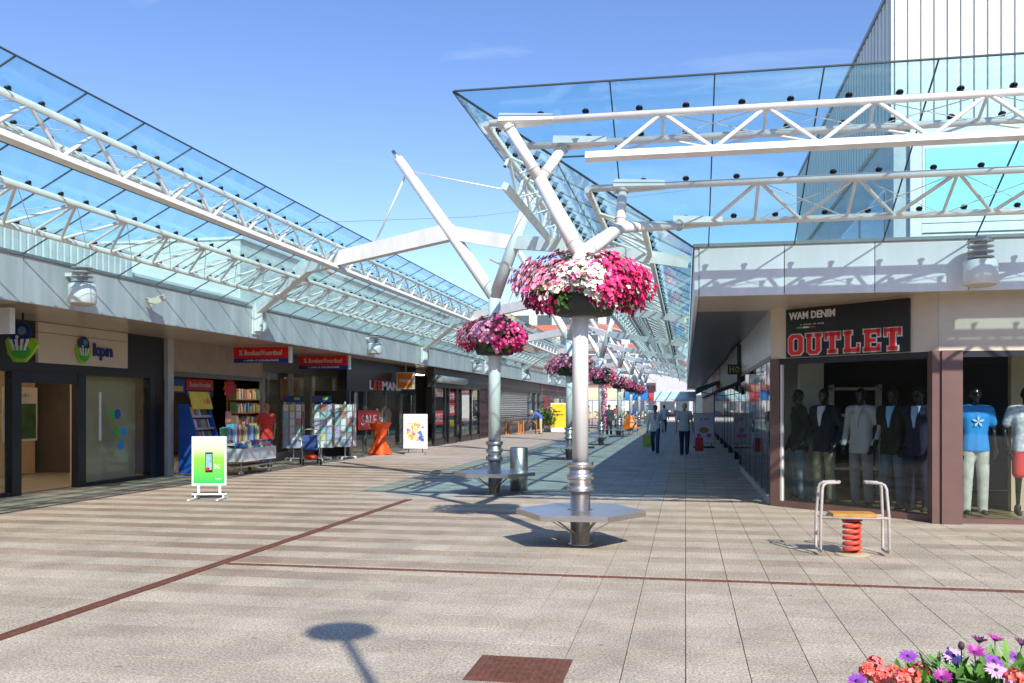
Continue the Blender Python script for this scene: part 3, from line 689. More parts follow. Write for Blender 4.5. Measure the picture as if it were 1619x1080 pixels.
def portal(y, yl, label, detail=True):
    """column with a forked top carrying a bent beam from fascia to fascia"""
    p = Vector((PX_, y, 0)); t = thing('portal_column', label, 'column', p, GCOL)
    e = (Vector((FL, yl, 0)) - p); L = e.length; e = e/L
    W = lambda k, z: Vector((p.x + e.x*k, p.y + e.y*k, z))
    sc = L/7.31
    MB().lathe([(0.118, 1.0), (0.118, 3.9)], 20 if detail else 10, p).build('pole', WHITE, t); sleeve(t, p)
    n = 14 if detail else 8
    m_ = MB().path([W(0, 3.8), W(1.13, 5.2), W(2.55, 6.88)], [0.122, 0.122, 0.105], n).build('mast', WHITE, t)
    MB().path([W(2.55, 6.88), W(2.72, 7.08)], [0.05, 0.04], n).build('mast_tip', STEEL, m_)
    MB().path([W(0, 3.8), W(-0.9, 5.7)], [0.122, 0.105], n).build('arm', WHITE, t)
    nrm = Vector((0,0,1))
    bl = MB()
    bl.bar(W(-0.35, 4.83), W(1.16, 5.19), 0.18, 0.27, nrm); bl.bar(W(1.1, 5.19), W(5.5*sc, 4.90), 0.20, 0.33, nrm, 0.19, 0.32)
    b_ = bl.build('beam', WHITE, t)
    kr = (0.13 - p.x)/e.x
    MB().bar(W(-0.33, 4.84), W(-1.7, 4.62), 0.16, 0.25, nrm).bar(W(-1.68, 4.62), W(kr*0.97, 4.1), 0.14, 0.2, nrm).build('beam', WHITE, t)
    MB().bar(W(5.38*sc, 4.93), W(7.25*sc, 4.02), 0.20, 0.34, nrm, 0.17, 0.24).build('knee', WHITE, b_)
    pl = W(L, 0)
    br = MB().box(FL+0.002, pl.y-0.2, 3.42, FL+0.035, pl.y+0.2, 4.12).build('bracket', WHITE, t)
    MB().box(FL+0.036, pl.y-0.13, 3.5, FL+0.22, pl.y-0.06, 4.2).box(FL+0.036, pl.y+0.06, 3.5, FL+0.22, pl.y+0.13, 4.2).build('gusset', WHITE, br)
    for z in (3.55, 3.7, 3.9):
        MB().lathe([(0.022, 0), (0.022, 0.02)], 6, (FL+0.03, pl.y+0.12, z), 'x').build('bolt', STEEL, br)
    MB().tube(W(2.3, 6.6), W(3.3, 5.13), 0.02, n=6).build('cable', WHITE, t)
    MB().tube(W(2.3, 6.6), W(-0.88, 5.66), 0.018, n=6).build('cable', WHITE, t)
    MB().tube(W(0.1, 4.55), W(-1.2, 3.95), 0.03, n=6).build('stay', WHITE, t)
    return t
portal(17.24, 20.45, 'white forked column with a leaning mast, litter bin beside its bench')
portal(28.8, 34.7, 'white forked column directly beyond the one with the litter bin')
FARL = ['with pink blossoms trailing down it', 'beside the orange plastic chairs', 'next beyond the orange plastic chairs', 'second beyond the orange plastic chairs', 'at the far end near the market stalls']
for i in range(5):
    portal(39.8+11*i, 46.2+11*i, 'white forked column ' + FARL[i], False)

GB = 'hexagonal steel benches round the columns'
def bench(p, label, rot=0.0):
    t = thing('column_bench', label, 'bench', p, GB)
    r, zt = 0.80, 0.43
    hexp = [(r*math.cos(R(60*k)+rot), r*math.sin(R(60*k)+rot)) for k in range(6)]; hi = [(0.17*math.cos(R(60*k)+rot), 0.17*math.sin(R(60*k)+rot)) for k in range(6)]
    for k in range(6):
        a, b, c, d = Vector((*hexp[k], 0)), Vector((*hexp[(k+1) % 6], 0)), Vector((*hi[(k+1) % 6], 0)), Vector((*hi[k], 0))
        cen = (a+b+c+d)/4; po = [cen + (v-cen)*0.992 for v in (a, b, c, d)]
        MB().prism([(v.x, v.y) for v in po], 0.022, Matrix.Translation(Vector(p) + Vector((0,0,zt-0.022)))).build('seat_segment', STEELR, t)
        m = Vector(p) + Vector((0,0,zt-0.045))
        MB().bar(m + a*0.985, m + b*0.985, 0.02, 0.044).build('edge_rim', STEEL, t)
        o = Vector(p); MB().bar(o + a*0.72 + Vector((0,0,zt-0.03)), o + a*0.135 + Vector((0,0,0.14)), 0.03, 0.012).build('strut', STEEL, t)
    return t
bench(PA, 'hexagonal steel bench round the branching column at the canopy corner')
bench((PX_, 17.24, 0), 'hexagonal steel bench round the column with the litter bin')
bench((PX_, 28.8, 0), 'hexagonal steel bench round the forked column just beyond the litter bin column')
for i in range(3): bench((PX_, 39.8+11*i, 0), 'hexagonal steel bench round the column ' + FARL[i])

# flower baskets ---------------------------------------------------
LEAF = mat('leaf', (0.07, 0.16, 0.03), 0.55, var=0.3, scale=12, island=0.4)
PET = {'pink': mat('petal_pink', (0.90, 0.31, 0.46), 0.55, island=0.25), 'magenta': mat('petal_magenta', (0.84, 0.04, 0.21), 0.55, island=0.3),
       'white': mat('petal_white', (0.85, 0.80, 0.70), 0.55, island=0.1), 'wine': mat('petal_wine', (0.32, 0.01, 0.09), 0.6, island=0.3)}
def blossom(mb, c, n, r):
    n = n.normalized(); x = n.cross(Vector((0,0,1)));
    if x.length < 1e-3: x = Vector((1,0,0))
    x.normalize(); y = n.cross(x); vs = [c - n*r*0.35]; a0 = rnd.random()*6
    for k in range(10):
        a = a0 + k*math.pi/5; rr = r*(1.0 if k % 2 == 0 else 0.72)
        vs.append(c + (x*math.cos(a) + y*math.sin(a))*rr + n*rnd.uniform(-.15, .15)*r)
    mb.add(vs, [(0, k+1, (k+1) % 10+1) for k in range(10)], True)
def leaf(mb, c, n, r):
    n = n.normalized(); x = n.cross(Vector((rnd.uniform(-1,1), rnd.uniform(-1,1), rnd.uniform(-1,1)))).normalized(); y = n.cross(x)
    mb.add([c - x*r, c - x*r*0.2 + y*r*0.45 + n*r*.1, c + x*r, c - x*r*0.2 - y*r*0.45 + n*r*.1], [(0,1,2),(0,2,3)])
def basket(p, z, seed, nb, rad, label, colours, trail=False):
    rr = random.Random(seed); t = thing('flower_basket', label, 'flower basket', (p[0], p[1], z), 'flower baskets on the columns')
    P = Vector((p[0], p[1], z))
    pot = MB()
    MB().lathe([(0.105, -0.34), (0.34, -0.33), (0.44, -0.06), (0.41, -0.05), (0.105, -0.08)], 18, P).build('pot', mat('pot_dark', (0.03, 0.035, 0.03), 0.6), t)
    MB().lathe([(0.103, -0.36), (0.15, -0.36), (0.15, -0.33), (0.103, -0.33)], 14, P).build('collar', GREY, t)
    lv = MB(); fl = {k: MB() for k in PET}
    ph = [rr.random()*6.28 for _ in range(4)]
    def surf(a, el):
        q = rad*(0.84 + 0.10*math.sin(2*a+ph[0]) + 0.11*math.sin(3*a+ph[1]+el) + 0.10*math.sin(5*a+ph[2]+el*2))
        return Vector((math.cos(a)*math.cos(el)*q, math.sin(a)*math.cos(el)*q, 0.02 + math.sin(el)*q*(0.52 if el > 0 else 0.55)))
    for i in range(int(nb*1.5)):
        a = rr.random()*6.283; el = rr.uniform(-0.95, 1.5); s = surf(a, el); k = rr.uniform(0.45, 1.0)
        leaf(lv, P + s*k, s + Vector((0,0,.3)), rr.uniform(0.035, 0.065))
    for i in range(nb):
        a = rr.random()*6.283; el = math.asin(rr.uniform(-0.75, 1.0)); s = surf(a, el)
        q_ = s.x/rad + 0.22*math.sin(4*a + ph[3]) + 0.18*math.sin(7*el + ph[1]) + rr.uniform(-.22, .22)
        if el < -0.38 and s.y < 0 and abs(s.x + 0.12) < 0.20: continue
        if el < -0.3 and q_ < -0.2: c = colours[3]
        elif q_ > 0.22: c = colours[0]
        elif q_ > -0.22: c = colours[1]
        else: c = colours[2]
        if rr.random() < 0.13: c = rr.choice(colours)
        blossom(fl[c], P + s*rr.uniform(0.88, 1.04), s + Vector((0, 0, 0.25)) + Vector((rr.uniform(-.3,.3), rr.uniform(-.3,.3), rr.uniform(-.3,.3)))*0.6, rr.uniform(0.032, 0.050))
    if trail:
        for i in range(260):
            zz = -rr.random()**0.9*2.3; wv = 0.16*(1 + zz/3.2)
            blossom(fl['pink'], P + Vector((0.18 + rr.uniform(-wv, wv)*0.8, -0.2 + rr.uniform(-wv, wv)*0.8, zz)), Vector((rr.uniform(-1,1), rr.uniform(-1,.2), rr.uniform(-.2,1))), rr.uniform(.04, .06))
    lv.build('foliage', LEAF, t, kind='stuff')
    for k, b in fl.items():
        if b.v: b.build('blossoms', PET[k], t, kind='stuff')
    return t
basket((PA.x+0.05, PA.y), 3.14, 3, 2500, 0.82, 'big flower basket in magenta, pink and white on the branching corner column', ['magenta', 'white', 'pink', 'wine'])
basket((PX_, 17.24), 3.02, 5, 1900, 0.80, 'pink flower basket on the forked column above the litter bin', ['magenta', 'pink', 'pink', 'magenta'])
basket((PX_, 28.8), 3.0, 8, 1000, 0.78, 'flower basket on the forked column just beyond the litter bin column', ['magenta', 'pink', 'pink', 'magenta'])
basket((PX_, 39.8), 3.0, 11, 900, 0.80, 'flower basket with a long pink trail of blossoms hanging down its column', ['magenta', 'pink', 'magenta', 'pink'], True)
for i in range(3): basket((PX_, 50.8+11*i), 3.0, 13+i, 520, 0.82, 'flower basket on the column ' + FARL[1+i], ['magenta', 'pink', 'pink', 'magenta'])

# lamps on the fascias -------------------------------------------------
GLAMP = 'drum lanterns along the arcade fascias'
def lantern(p, nrm, label):
    t = thing('wall_lantern', label, 'lamp', p, GLAMP); P = Vector(p); c = P + nrm*0.30
    MB().bar(P + Vector((0,0,0.5)), c + Vector((0,0,0.5)), 0.06, 0.06).build('arm', OFFW, t)
    nk = MB().lathe([(0.085, 0.34), (0.085, 0.66)], 16, c).build('neck', LGREY, t)
    for i in range(4): MB().lathe([(0.09, 0.37+i*0.075), (0.17, 0.375+i*0.075), (0.17, 0.39+i*0.075), (0.09, 0.40+i*0.075)], 18, c).build('louvre', LGREY, nk)
    MB().lathe([(0.19, 0.34), (0.215, 0.33), (0.225, 0.02), (0.20, 0.0), (0.19, 0.05)], 20, c).build('drum', WHITE, t)
    MB().lathe([(0.15, -0.02), (0.19, 0.01), (0.19, 0.02), (0.1, 0.03)], 16, c).build('diffuser', mat('diffuser', (0.55, 0.5, 0.38), 0.4), t)
    return t
lantern((3.98, FY, 3.36), Vector((0,-1,0)), 'white drum lantern on the fascia above the corner post of the outlet')
lantern((FL, 13.6, 3.40), EX, 'white drum lantern on the fascia over the phone shop')
lantern((FL, 28.2, 3.40), EX, 'white drum lantern on the fascia near the bookshop signs')
for y, lb_ in ((43.0, 'over the sale shop'), (57.2, 'over the roller shutter'), (71.5, 'over the bright red door')): lantern((FL, y, 3.40), EX, 'white drum lantern on the fascia ' + lb_)
scm = thing('security_camera', 'small beige security camera on the fascia next to the phone shop lantern', 'camera', (FL, 15.9, 3.7))
MB().tube((FL, 15.9, 3.78), (FL+0.16, 15.88, 3.74), 0.02, n=8).build('bracket', CREAM, scm)
MB().bar((FL+0.12, 15.78, 3.66), (FL+0.30, 16.02, 3.80), 0.11, 0.12).build('housing', mat('cam_beige', (0.66, 0.6, 0.45), .4), scm)
sw = thing('span_wire', 'thin wire strung across the street between the two canopies', 'wire', (-5, 22, 6.4))
MB().path([(-10.2, 21.5, 6.3), (-5, 21.2, 6.22), (0.1, 20.8, 6.55)], 0.006, 4).build('wire', GREY, sw)

# lamp post behind the viewer whose shadow lies on the plaza
lz = 6.4; lt = Vector((-2.54, 6.48, 0)) + Vector((math.sin(SUN_AZ), -math.cos(SUN_AZ), 0))*(lz/math.tan(SUN_EL))
lp = thing('street_lamp', 'tall street lamp with a flat round head standing behind the viewpoint', 'lamp', (lt.x, lt.y, 0))
MB().lathe([(0.06, 0), (0.055, 2), (0.035, lz)], 10, (lt.x, lt.y, 0)).build('post', LGREY, lp)
MB().lathe([(0.05, lz-0.02), (0.27, lz), (0.26, lz+0.06), (0.05, lz+0.12)], 24, (lt.x, lt.y, 0)).build('lamp_head', LGREY, lp)

# litter bin ---------------------------------------------------------------
lb = thing('litter_bin', 'round stainless litter bin behind the column bench', 'litter bin', (-4.0+0.55, 18.0, 0))
B = Vector((-3.30, 18.05, 0))
MB().lathe([(0.16, 0), (0.18, 0.02), (0.18, 0.86), (0.165, 0.87), (0.16, 0.80)], 22, B).build('drum', STEEL, lb)
MB().lathe([(0.165, 0.80), (0.165, 0.81)], 22, B).build('liner', BLACK, lb)
MB().lathe([(0.20, 0.0), (0.20, 0.015)], 22, B).build('foot', GREY, lb)

# spring seat ------------------------------------------------------------------
S = G(1347, 877); sp = thing('spring_seat', 'playground spring seat with red coil, wooden seat and white tube handles before the outlet window', 'spring toy', S)
pts = []; turns = 5.6
for i in range(int(turns*14)+1):
    a = 2*math.pi*i/14; pts.append(S + Vector((0.085*math.cos(a), 0.085*math.sin(a), 0.03 + 0.36*i/(turns*14))))
MB().path(pts, 0.024, 7).build('coil_spring', mat('red_spring', (0.72, 0.07, 0.04), 0.45), sp)
MB().lathe([(0.115, 0.39), (0.115, 0.42)], 14, S).build('top_plate', mat('red_plate', (0.3, 0.03, 0.03), 0.5), sp)
MB().lathe([(0.20, 0.001), (0.19, 0.012), (0.1, 0.022)], 12, S).build('base_plate', mat('sandy_concrete', (0.42, 0.36, 0.24), 0.9), sp)
ux = Vector((_c, _s, 0)); uy = Vector((-_s, _c, 0))       # seat lies square to the view, slightly turned
ux = (ux + uy*(-0.12)).normalized(); uy = Vector((-ux.y, ux.x, 0))
def SP(a, b, z): return S + ux*a + uy*b + Vector((0, 0, z))
MB().bar(SP(-0.24, 0, 0.465), SP(0.24, 0, 0.465), 0.30, 0.035).build('seat', mat('seat_wood', (0.50, 0.25, 0.06), 0.55, var=0.2, scale=10), sp)
TUBE = mat('dull_tube', (.42,.39,.36), .5, var=.15, scale=12)
for b in (-0.13, 0.13): MB().tube(SP(-0.372, b, 0.435), SP(0.372, b, 0.435), 0.017, n=8).build('rail', TUBE, sp)
for sg in (-1, 1):
    h = MB()
    for b in (-0.13, 0.13):
        h.path([SP(sg*0.365, b*0.8, 0.05), SP(sg*0.375, b, 0.09), SP(sg*0.37, b, 0.45), SP(sg*0.35, b*0.8, 0.76), SP(sg*0.335, b*0.7, 0.80), SP(sg*0.30, b*0.62, 0.822), SP(sg*0.16, b*0.55, 0.83)], 0.017, 8)
    h.path([SP(sg*0.365, -0.104, 0.05), SP(sg*0.365, 0.104, 0.05)], 0.017, 8); h.path([SP(sg*0.16, -0.072, 0.83), SP(sg*0.14, 0, 0.832), SP(sg*0.16, 0.072, 0.83)], 0.017, 8)
    h.build('handle', TUBE, sp)

# ================================================================== shops of the left row
# --- phone shop
XK = -12.45
ph = thing('phone_shop', 'dark framed phone shop front with cream sign board and open door', 'shop', (XK, 16, 0))
MB().box(XK-0.3, 4, 2.36, XK, 20.15, ZB+0.018).build('header', mat('header_dark', (0.022, 0.018, 0.018), 0.4), ph)
def post(root, x, y0, y1, z1, m=DARK, dep=0.14, name='post'): return MB().box(x-dep, y0, 0, x+0.02, y1, z1).build(name, m, root)
for y0, y1 in ((10.9, 11.1), (15.05, 15.3), (16.95, 17.2), (19.55, 19.75)): post(ph, XK, y0, y1, 2.358)
post(ph, XK, 19.76, 20.14, 2.358, BLACK, 0.3); post(ph, XK+0.08, 20.16, 20.42, ZB+0.018, LGREY, 0.3, 'pillar')
for y0, y1 in ((11.11, 15.04), (17.21, 19.54)):
    MB().box(XK-0.06, y0, 0.08, XK-0.048, y1, 2.355).build('window_pane', GSHOP, ph); MB().box(XK-0.12, y0, 0, XK+0.01, y1, 0.078).build('sill', DARK, ph)
dr = MB().box(XK-0.1, 15.31, 2.15, XK+0.01, 16.94, 2.355).build('door_head', DARK, ph)
TAN = mat('display_tan', (0.66, 0.52, 0.32), 0.6, var=0.06); TAN2 = mat('interior_orange', (0.55, 0.27, 0.10), 0.6)
MB().box(XK-.40, 17.25, 0.03, XK-0.35, 19.5, 2.35).build('window_backing', TAN, ph)
MB().box(XK-.40, 11.2, 0.03, XK-0.35, 15.0, 2.35).build('window_backing', TAN, ph)
MB().box(XK-3.6, 11, 0.03, XK-3.5, 20.1, 3.2).build('back_wall', mat('shop_back', (0.52, 0.36, 0.22), .6), ph)
MB().box(XK-1.6, 16.0, 0.03, XK-1.5, 16.5, 2.6).build('back_panel', TAN2, ph)
MB().box(XK-1.8, 15.2, 0.03, XK-1.2, 15.7, 1.0).build('counter', PWHITE, ph)
ps = thing('window_poster', 'dark green phone poster on the wall inside the phone shop', 'poster', (XK-0.8, 17, 1))
MB().box(XK-1.45, 16.55, 0.95, XK-1.42, 17.55, 2.1).build('frame', PWHITE, ps)
MB().box(XK-1.419, 16.6, 1.0, XK-1.412, 17.5, 1.75).build('print', mat('poster_green', (0.01, 0.10, 0.03), .4, var=0.6, scale=4), ps)
dashes(0.6, 0.07, 14, 0.004, face_mx((XK-1.418, 16.7, 1.9), EAST)).build('lettering', GREEN, ps)
def oval(root, x, y, z, r, m, name='sticker'): return MB().lathe([(r, 0), (r, 0.004)], 18, (x, y, z), 'x').build(name, m, root)
for (y, z, m) in ((18.18, 1.5, GREEN), (18.38, 1.52, BLUE), (18.35, 1.12, GREEN), (18.6, 1.12, mat('sky_blue', (0.03, 0.3, 0.7), .5)), (18.5, 0.82, mat('sky_blue', (0.03, 0.3, 0.7), .5))):
    oval(ph, XK-0.046, y, z, 0.115, m)
MB().box(XK-0.046, 17.72, 0.95, XK-0.042, 17.80, 2.0).build('sticker', PWHITE, ph)
def crown_logo(root, o, rt, s, th):
    """navy ball above a green leaf-shaped crown with pale rays"""
    Mx = face_mx(o, rt)
    def disc(cx, cy, rx, ry, z, t, m, n=20, name='logo', p=None):
        return MB().prism([(cx+rx*math.cos(2*math.pi*k/n), cy+ry*math.sin(2*math.pi*k/n)) for k in range(n)], t, Mx @ Matrix.Translation((0,0,z))).build(name, m, p or root)
    g = MB().prism([(x*s, y*s) for x, y in ((-.5,.05),(-.36,.22),(-.1,.12),(.12,.16),(.42,.12),(.55,-.05),(.38,-.3),(.12,-.55),(-.22,-.55),(-.42,-.3))], th, Mx).build('logo_leaf', LIME, root)
    disc(0, .25*s, .36*s, .34*s, th, th*0.4, NAVY, name='logo_ball')
    disc(0.02, -.25*s, .3*s, .2*s, th, th*0.3, GREEN, name='logo_shade', p=g)
    for a in (-.28, -.1, .1, .28):
        MB().prism([(a*s*0.6-.02*s, -.22*s), (a*s*0.6+.02*s, -.22*s), (a*s+.045*s, .1*s), (a*s-.045*s, .1*s)], th*0.45, Mx @ Matrix.Translation((0,0,th+th*0.35))).build('logo_ray', PWHITE, g)
    disc(-.08*s, .16*s, .05*s, .05*s, th*1.4, th*0.2, PWHITE, 10, 'logo_dot', g)
    disc(.08*s, .34*s, .14*s, .12*s, th*1.4, th*0.1, mat('logo_sheen', (0.12, 0.25, 0.3), .3), 14, 'logo_sheen', g)
sg = thing('shop_sign', 'cream sign board with navy letters beside a green and navy crown logo', 'sign', (XK, 17, 2.6))
MB().box(XK+0.002, 15.7, 2.55, XK+0.06, 18.6, 3.14).build('board', mat('sign_cream', (0.66, 0.55, 0.44), .5, var=0.04), sg)
MB().box(XK+0.002, 15.7, 3.15, XK+0.06, 18.6, 3.34).build('board', mat('sign_cream', (0.66, 0.55, 0.44), .5), sg)
text_mb('kpn', 0.66, 0.36, 0.03, face_mx((XK+0.061, 17.36, 2.68), EAST), 0.03).build('lettering', NAVY, sg)
crown_logo(sg, (XK+0.061, 17.02, 2.86), EAST, 0.50, 0.03)
sg = thing('hanging_sign', 'round projecting lightbox shaped as a green crown under a navy ball', 'sign', (-11.6, 14.3, 2.8))
crown_logo(sg, (-11.55, 14.25, 2.82), SOUTH, 0.62, 0.06)
MB().tube((-11.55, 14.25, 3.1), (-11.55, 14.25, 3.35), 0.02, n=6).build('hanger', DARK, sg)
sg = thing('hanging_sign', 'plain white lightbox hanging under the soffit left of the crown sign', 'sign', (-11.4, 13.0, 2.9))
MB().box(-11.9, 13.0, 2.88, -10.78, 13.12, 3.30).build('box', PWHITE, sg); MB().tube((-11.3, 13.06, 3.29), (-11.3, 13.06, 3.36), 0.02, n=6).build('hanger', DARK, sg)

# --- bookshop
XB = -12.45
bk = thing('book_shop', 'open fronted bookshop under red hanging signs with display racks outside', 'shop', (XB, 25, 0))
MB().box(XB-0.25, 20.43, 2.55, XB, 25.4, ZB+0.018).build('header', mat('header_tan', (0.42, 0.33, 0.25), .5), bk)
MB().box(XB-0.2, 20.43, 2.44, XB+0.02, 25.4, 2.548).build('header_rail', CAP, bk)
MB().box(XB-0.25, 25.41, 2.75, XB, 31.3, ZB+0.018).build('header', mat('header_grey', (0.16, 0.15, 0.14), .5), bk)
for y in (25.4, 27.4, 29.3, 31.1): post(bk, XB, y, y+0.14, 2.74, mat('alu', (0.3, 0.28, 0.26), .4), 0.1)
for y in (25.55, 27.55, 29.45): MB().box(XB-0.06, y, 0.25, XB-0.05, y+1.62 if y > 29 else y+1.84, 2.74).build('window_pane', GSHOP, bk)
MB().box(XB-0.1, 25.55, 0, XB, 31.1, 0.24).build('sill', GREY, bk)
MB().box(XB-5, 20.4, 0.03, XB-4.9, 31.3, 3.2).build('back_wall', mat('shop_dark', (0.10, 0.08, 0.065), .7), bk)
MB().box(XB-5, 20.42, 0.03, XB-0.2, 20.5, 3.2).build('side_wall', mat('shop_dark', (0.10, 0.08, 0.065), .7), bk)
MB().box(XB-1.2, 29.5, 1.5, XB-1.15, 31.0, 2.7).build('window_panel', mat('panel_green', (0.3, 0.34, 0.26), .6), bk)
MB().box(XB-0.5, 27.7, 1.9, XB-0.46, 29.0, 2.6).build('window_poster', mat('poster_orange', (0.5, 0.18, 0.08), .6, var=.4, scale=3), bk)
bn = thing('banner', 'red and blue banner inside the open bookshop front', 'banner', (XB-0.5, 23, 2.2))
MB().box(XB-0.62, 22.2, 2.14, XB-0.6, 23.6, 2.42).build('red_panel', RED, bn); MB().box(XB-0.62, 22.2, 1.96, XB-0.6, 23.6, 2.13).build('blue_panel', NAVY, bn)
text_mb('BoekenVoordeel', 1.1, 0.13, 0.004, face_mx((XB-0.598, 22.35, 2.22), EAST)).build('lettering', PWHITE, bn)
for y0, y1, m, nm in ((20.6, 21.3, RED, 'red and yellow'), (21.35, 22.1, BLUE, 'blue and yellow')):
    b_ = thing('banner', nm + ' price banner at the top of the open bookshop front', 'banner', (XB-0.5, y0, 2.2))
    MB().box(XB-0.62, y0, 2.05, XB-0.6, y1, 2.42).build('cloth', m, b_); MB().box(XB-0.598, y0+0.05, 2.09, XB-0.59, y1-0.1, 2.22).build('yellow_strip', YELLOW, b_)
sb = thing('banner', 'crumpled red star shaped sale poster hanging in the bookshop front', 'poster', (XB-0.5, 24.4, 2.1))
MB().prism([(0.42*math.cos(k*math.pi/9)*(1 if k % 2 else .72), 0.3*math.sin(k*math.pi/9)*(1 if k % 2 else .72)) for k in range(18)], 0.02, face_mx((XB-0.55, 24.45, 2.2), EAST)).build('star', mat('star_red', (0.6, 0.06, 0.06), .6, var=.3, scale=6), sb)
# shelves with books inside
for k, (x, y0, y1) in enumerate(((XB-3.6, 20.8, 23.4), (XB-3.6, 23.7, 26.4), (XB-2.0, 27.6, 30.8))):
    sf = thing('book_shelf', ('dark bookcase against the back of the open bookshop', 'second dark bookcase beside the one at the back of the bookshop', 'bookcase behind the bookshop window with the card racks')[k], 'bookcase', (x, y0, 0.03))
    MB().box(x-0.35, y0, 0.03, x-0.32, y1, 2.2).build('back_panel', WOOD, sf)
    for z in (0.1, 0.55, 1.0, 1.45, 1.9): MB().box(x-0.32, y0, z, x, y1, z+0.03).build('shelf_board', WOOD, sf)
    q = MB()
    for z in (0.13, 0.58, 1.03, 1.48, 1.93):
        y = y0+0.05
        while y < y1-0.08:
            t_ = rnd.uniform(0.025, 0.07); q.box(x-0.25, y, z, x-0.03, y+t_-0.004, z+rnd.uniform(0.2, 0.36)); y += t_
    q.build('books', BOOKS, sf, kind='stuff')
def sale_sign(x, y, z, lab, words, m=RED):
    t = thing('price_card', lab, 'sign', (x, y, z)); MB().box(x-0.006, y-0.14, z, x+0.006, y+0.14, z+0.42).build('card', m, t)
    MB().tube((x, y, z-0.6), (x, y, z), 0.008, n=5).build('stick', STEEL, t)
    for i in range(words): dashes(0.2, 0.09, 6, 0.003, face_mx((x+0.007, y-0.10, z+0.27-0.13*i), EAST)).build('lettering', PWHITE if i != 1 else YELLOW, t)
    return t
def hang_sign(xa, xb, y, z0, z1, lab):
    t = thing('hanging_sign', lab, 'sign', (xa, y, z0)); dz = z1-z0
    MB().box(xa, y, z0+dz*0.28, xb, y+0.16, z1).build('red_box', mat('sign_red', (0.80, 0.015, 0.015), .35), t)
    MB().box(xa, y+0.004, z0, xb, y+0.156, z0+dz*0.27).build('blue_strip', mat('sign_blue', (0.02, 0.04, 0.35), .35), t)
    MB().box(xb+0.001, y-0.01, z0-0.01, xb+0.04, y+0.17, z1+0.01).build('end_cap', PWHITE, t)
    text_mb('% BoekenVoordeel', (xb-xa)*0.78, dz*0.36, 0.006, face_mx((xa+(xb-xa)*0.1, y-0.001, z0+dz*0.46), SOUTH), 0.015).build('lettering', PWHITE, t)
    dashes((xb-xa)*0.66, dz*0.13, 30, 0.006, face_mx((xa+(xb-xa)*0.17, y+0.003, z0+dz*0.08), SOUTH)).build('lettering', PWHITE, t)
    for x in (xa+0.2, xb-0.2): MB().tube((x, y+0.08, z1), (x, y+0.08, ZB+0.03), 0.012, n=6).build('hanger', STEEL, t)
hang_sign(-12.12, -10.52, 23.0, 2.88, 3.30, 'red and blue hanging sign above the open bookshop front')
hang_sign(-12.18, -10.52, 27.4, 2.88, 3.30, 'red and blue hanging sign above the card racks')
# blue book stand
bs = thing('book_stand', 'tall blue cardboard book stand with yellow top sign outside the bookshop', 'display stand', (-11.9, 21.6, 0))
X0, Y0 = -11.8, 20.3
MB().box(X0-0.35, Y0, 0.06, X0-0.3, Y0+1.0, 1.75).build('back_panel', BLUE, bs)
for y in (Y0, Y0+0.97): MB().add([(X0-0.3,y,.06),(X0+0.3,y,.06),(X0+0.3,y,.5),(X0-0.1,y,1.75),(X0-0.3,y,1.75)]+[(X0-0.3,y+.03,.06),(X0+0.3,y+.03,.06),(X0+0.3,y+.03,.5),(X0-0.1,y+.03,1.75),(X0-0.3,y+.03,1.75)], [(4,3,2,1,0),(5,6,7,8,9)]+[(k,(k+1)%5,(k+1)%5+5,k+5) for k in range(5)]).build('side_panel', BLUE, bs)
for i in range(5):
    z = 0.2+i*0.3; xf = X0+0.30-i*0.08
    MB().box(X0-0.29, Y0+0.031, z, xf, Y0+0.969, z+0.02).build('shelf', BLUE, bs); MB().box(xf-0.01, Y0+0.031, z+0.021, xf, Y0+0.969, z+0.07).build('shelf_lip', mat('lip_tan', (0.6, 0.45, 0.25), .6), bs)
    q = MB()
    for k in range(12): q.bar((xf-0.09, Y0+0.07+k*0.075, z+0.03), (xf-0.16, Y0+0.07+k*0.075, z+0.27), 0.06, 0.03, (1,0,0))
    q.build('books', BOOKS, bs, kind='stuff')
MB().bar((X0+0.02, Y0+0.5, 1.62), (X0-0.1, Y0+0.5, 2.05), 0.95, 0.02, (1,0,0)).build('top_sign', YELLOW, bs)
dashes(0.34, 0.16, 7, 0.004, face_mx((X0-0.01, Y0+0.58, 1.76), EAST, (-0.27, 0, 0.96))).build('lettering', RED, bs)
# book table on wheels
bt = thing('book_table', 'white wheeled tray table piled with books outside the bookshop', 'table', (-11.1, 22.6, 0))
TX0, TX1, TY0, TY1 = -11.35, -10.55, 20.5, 22.3
tr = MB().box(TX0, TY0, 0.34, TX1, TY1, 0.37).build('tray', PWHITE, bt)
for a in ((TX0, TY0, TX0+.03, TY1), (TX1-.03, TY0, TX1, TY1), (TX0+.031, TY0, TX1-.031, TY0+.03), (TX0+.031, TY1-.03, TX1-.031, TY1)): MB().box(a[0], a[1], 0.371, a[2], a[3], 0.66).build('side', mat('tray_white', (0.62, 0.63, 0.65), .4), tr)
MB().box(TX0+.05, TY0+.05, 0.2, TX1-.05, TY1-.05, 0.23).build('lower_rail', STEEL, bt)
for x in (TX0+.12, TX1-.12):
    for y in (TY0+.12, TY1-.12):
        lg = MB().tube((x, y, 0.1), (x, y, 0.34), 0.018, n=8).build('leg', STEEL, bt)
        MB().lathe([(0.055, -0.02), (0.055, 0.02)], 12, (x, y, 0.056), 'y').build('caster', LGREY, lg)
q = MB(); r2 = random.Random(4)
for i in range(70):
    x = r2.uniform(TX0+.12, TX1-.14); y = r2.uniform(TY0+.15, TY1-.15); ztop = 0.66 + 0.5*max(0, (TX1-0.1-x)/1.2)
    h = r2.uniform(.03, .07); z = r2.uniform(0.37, ztop)
    q.box(x-.09, y-.13, z, x+.09, y+.13, z+h)
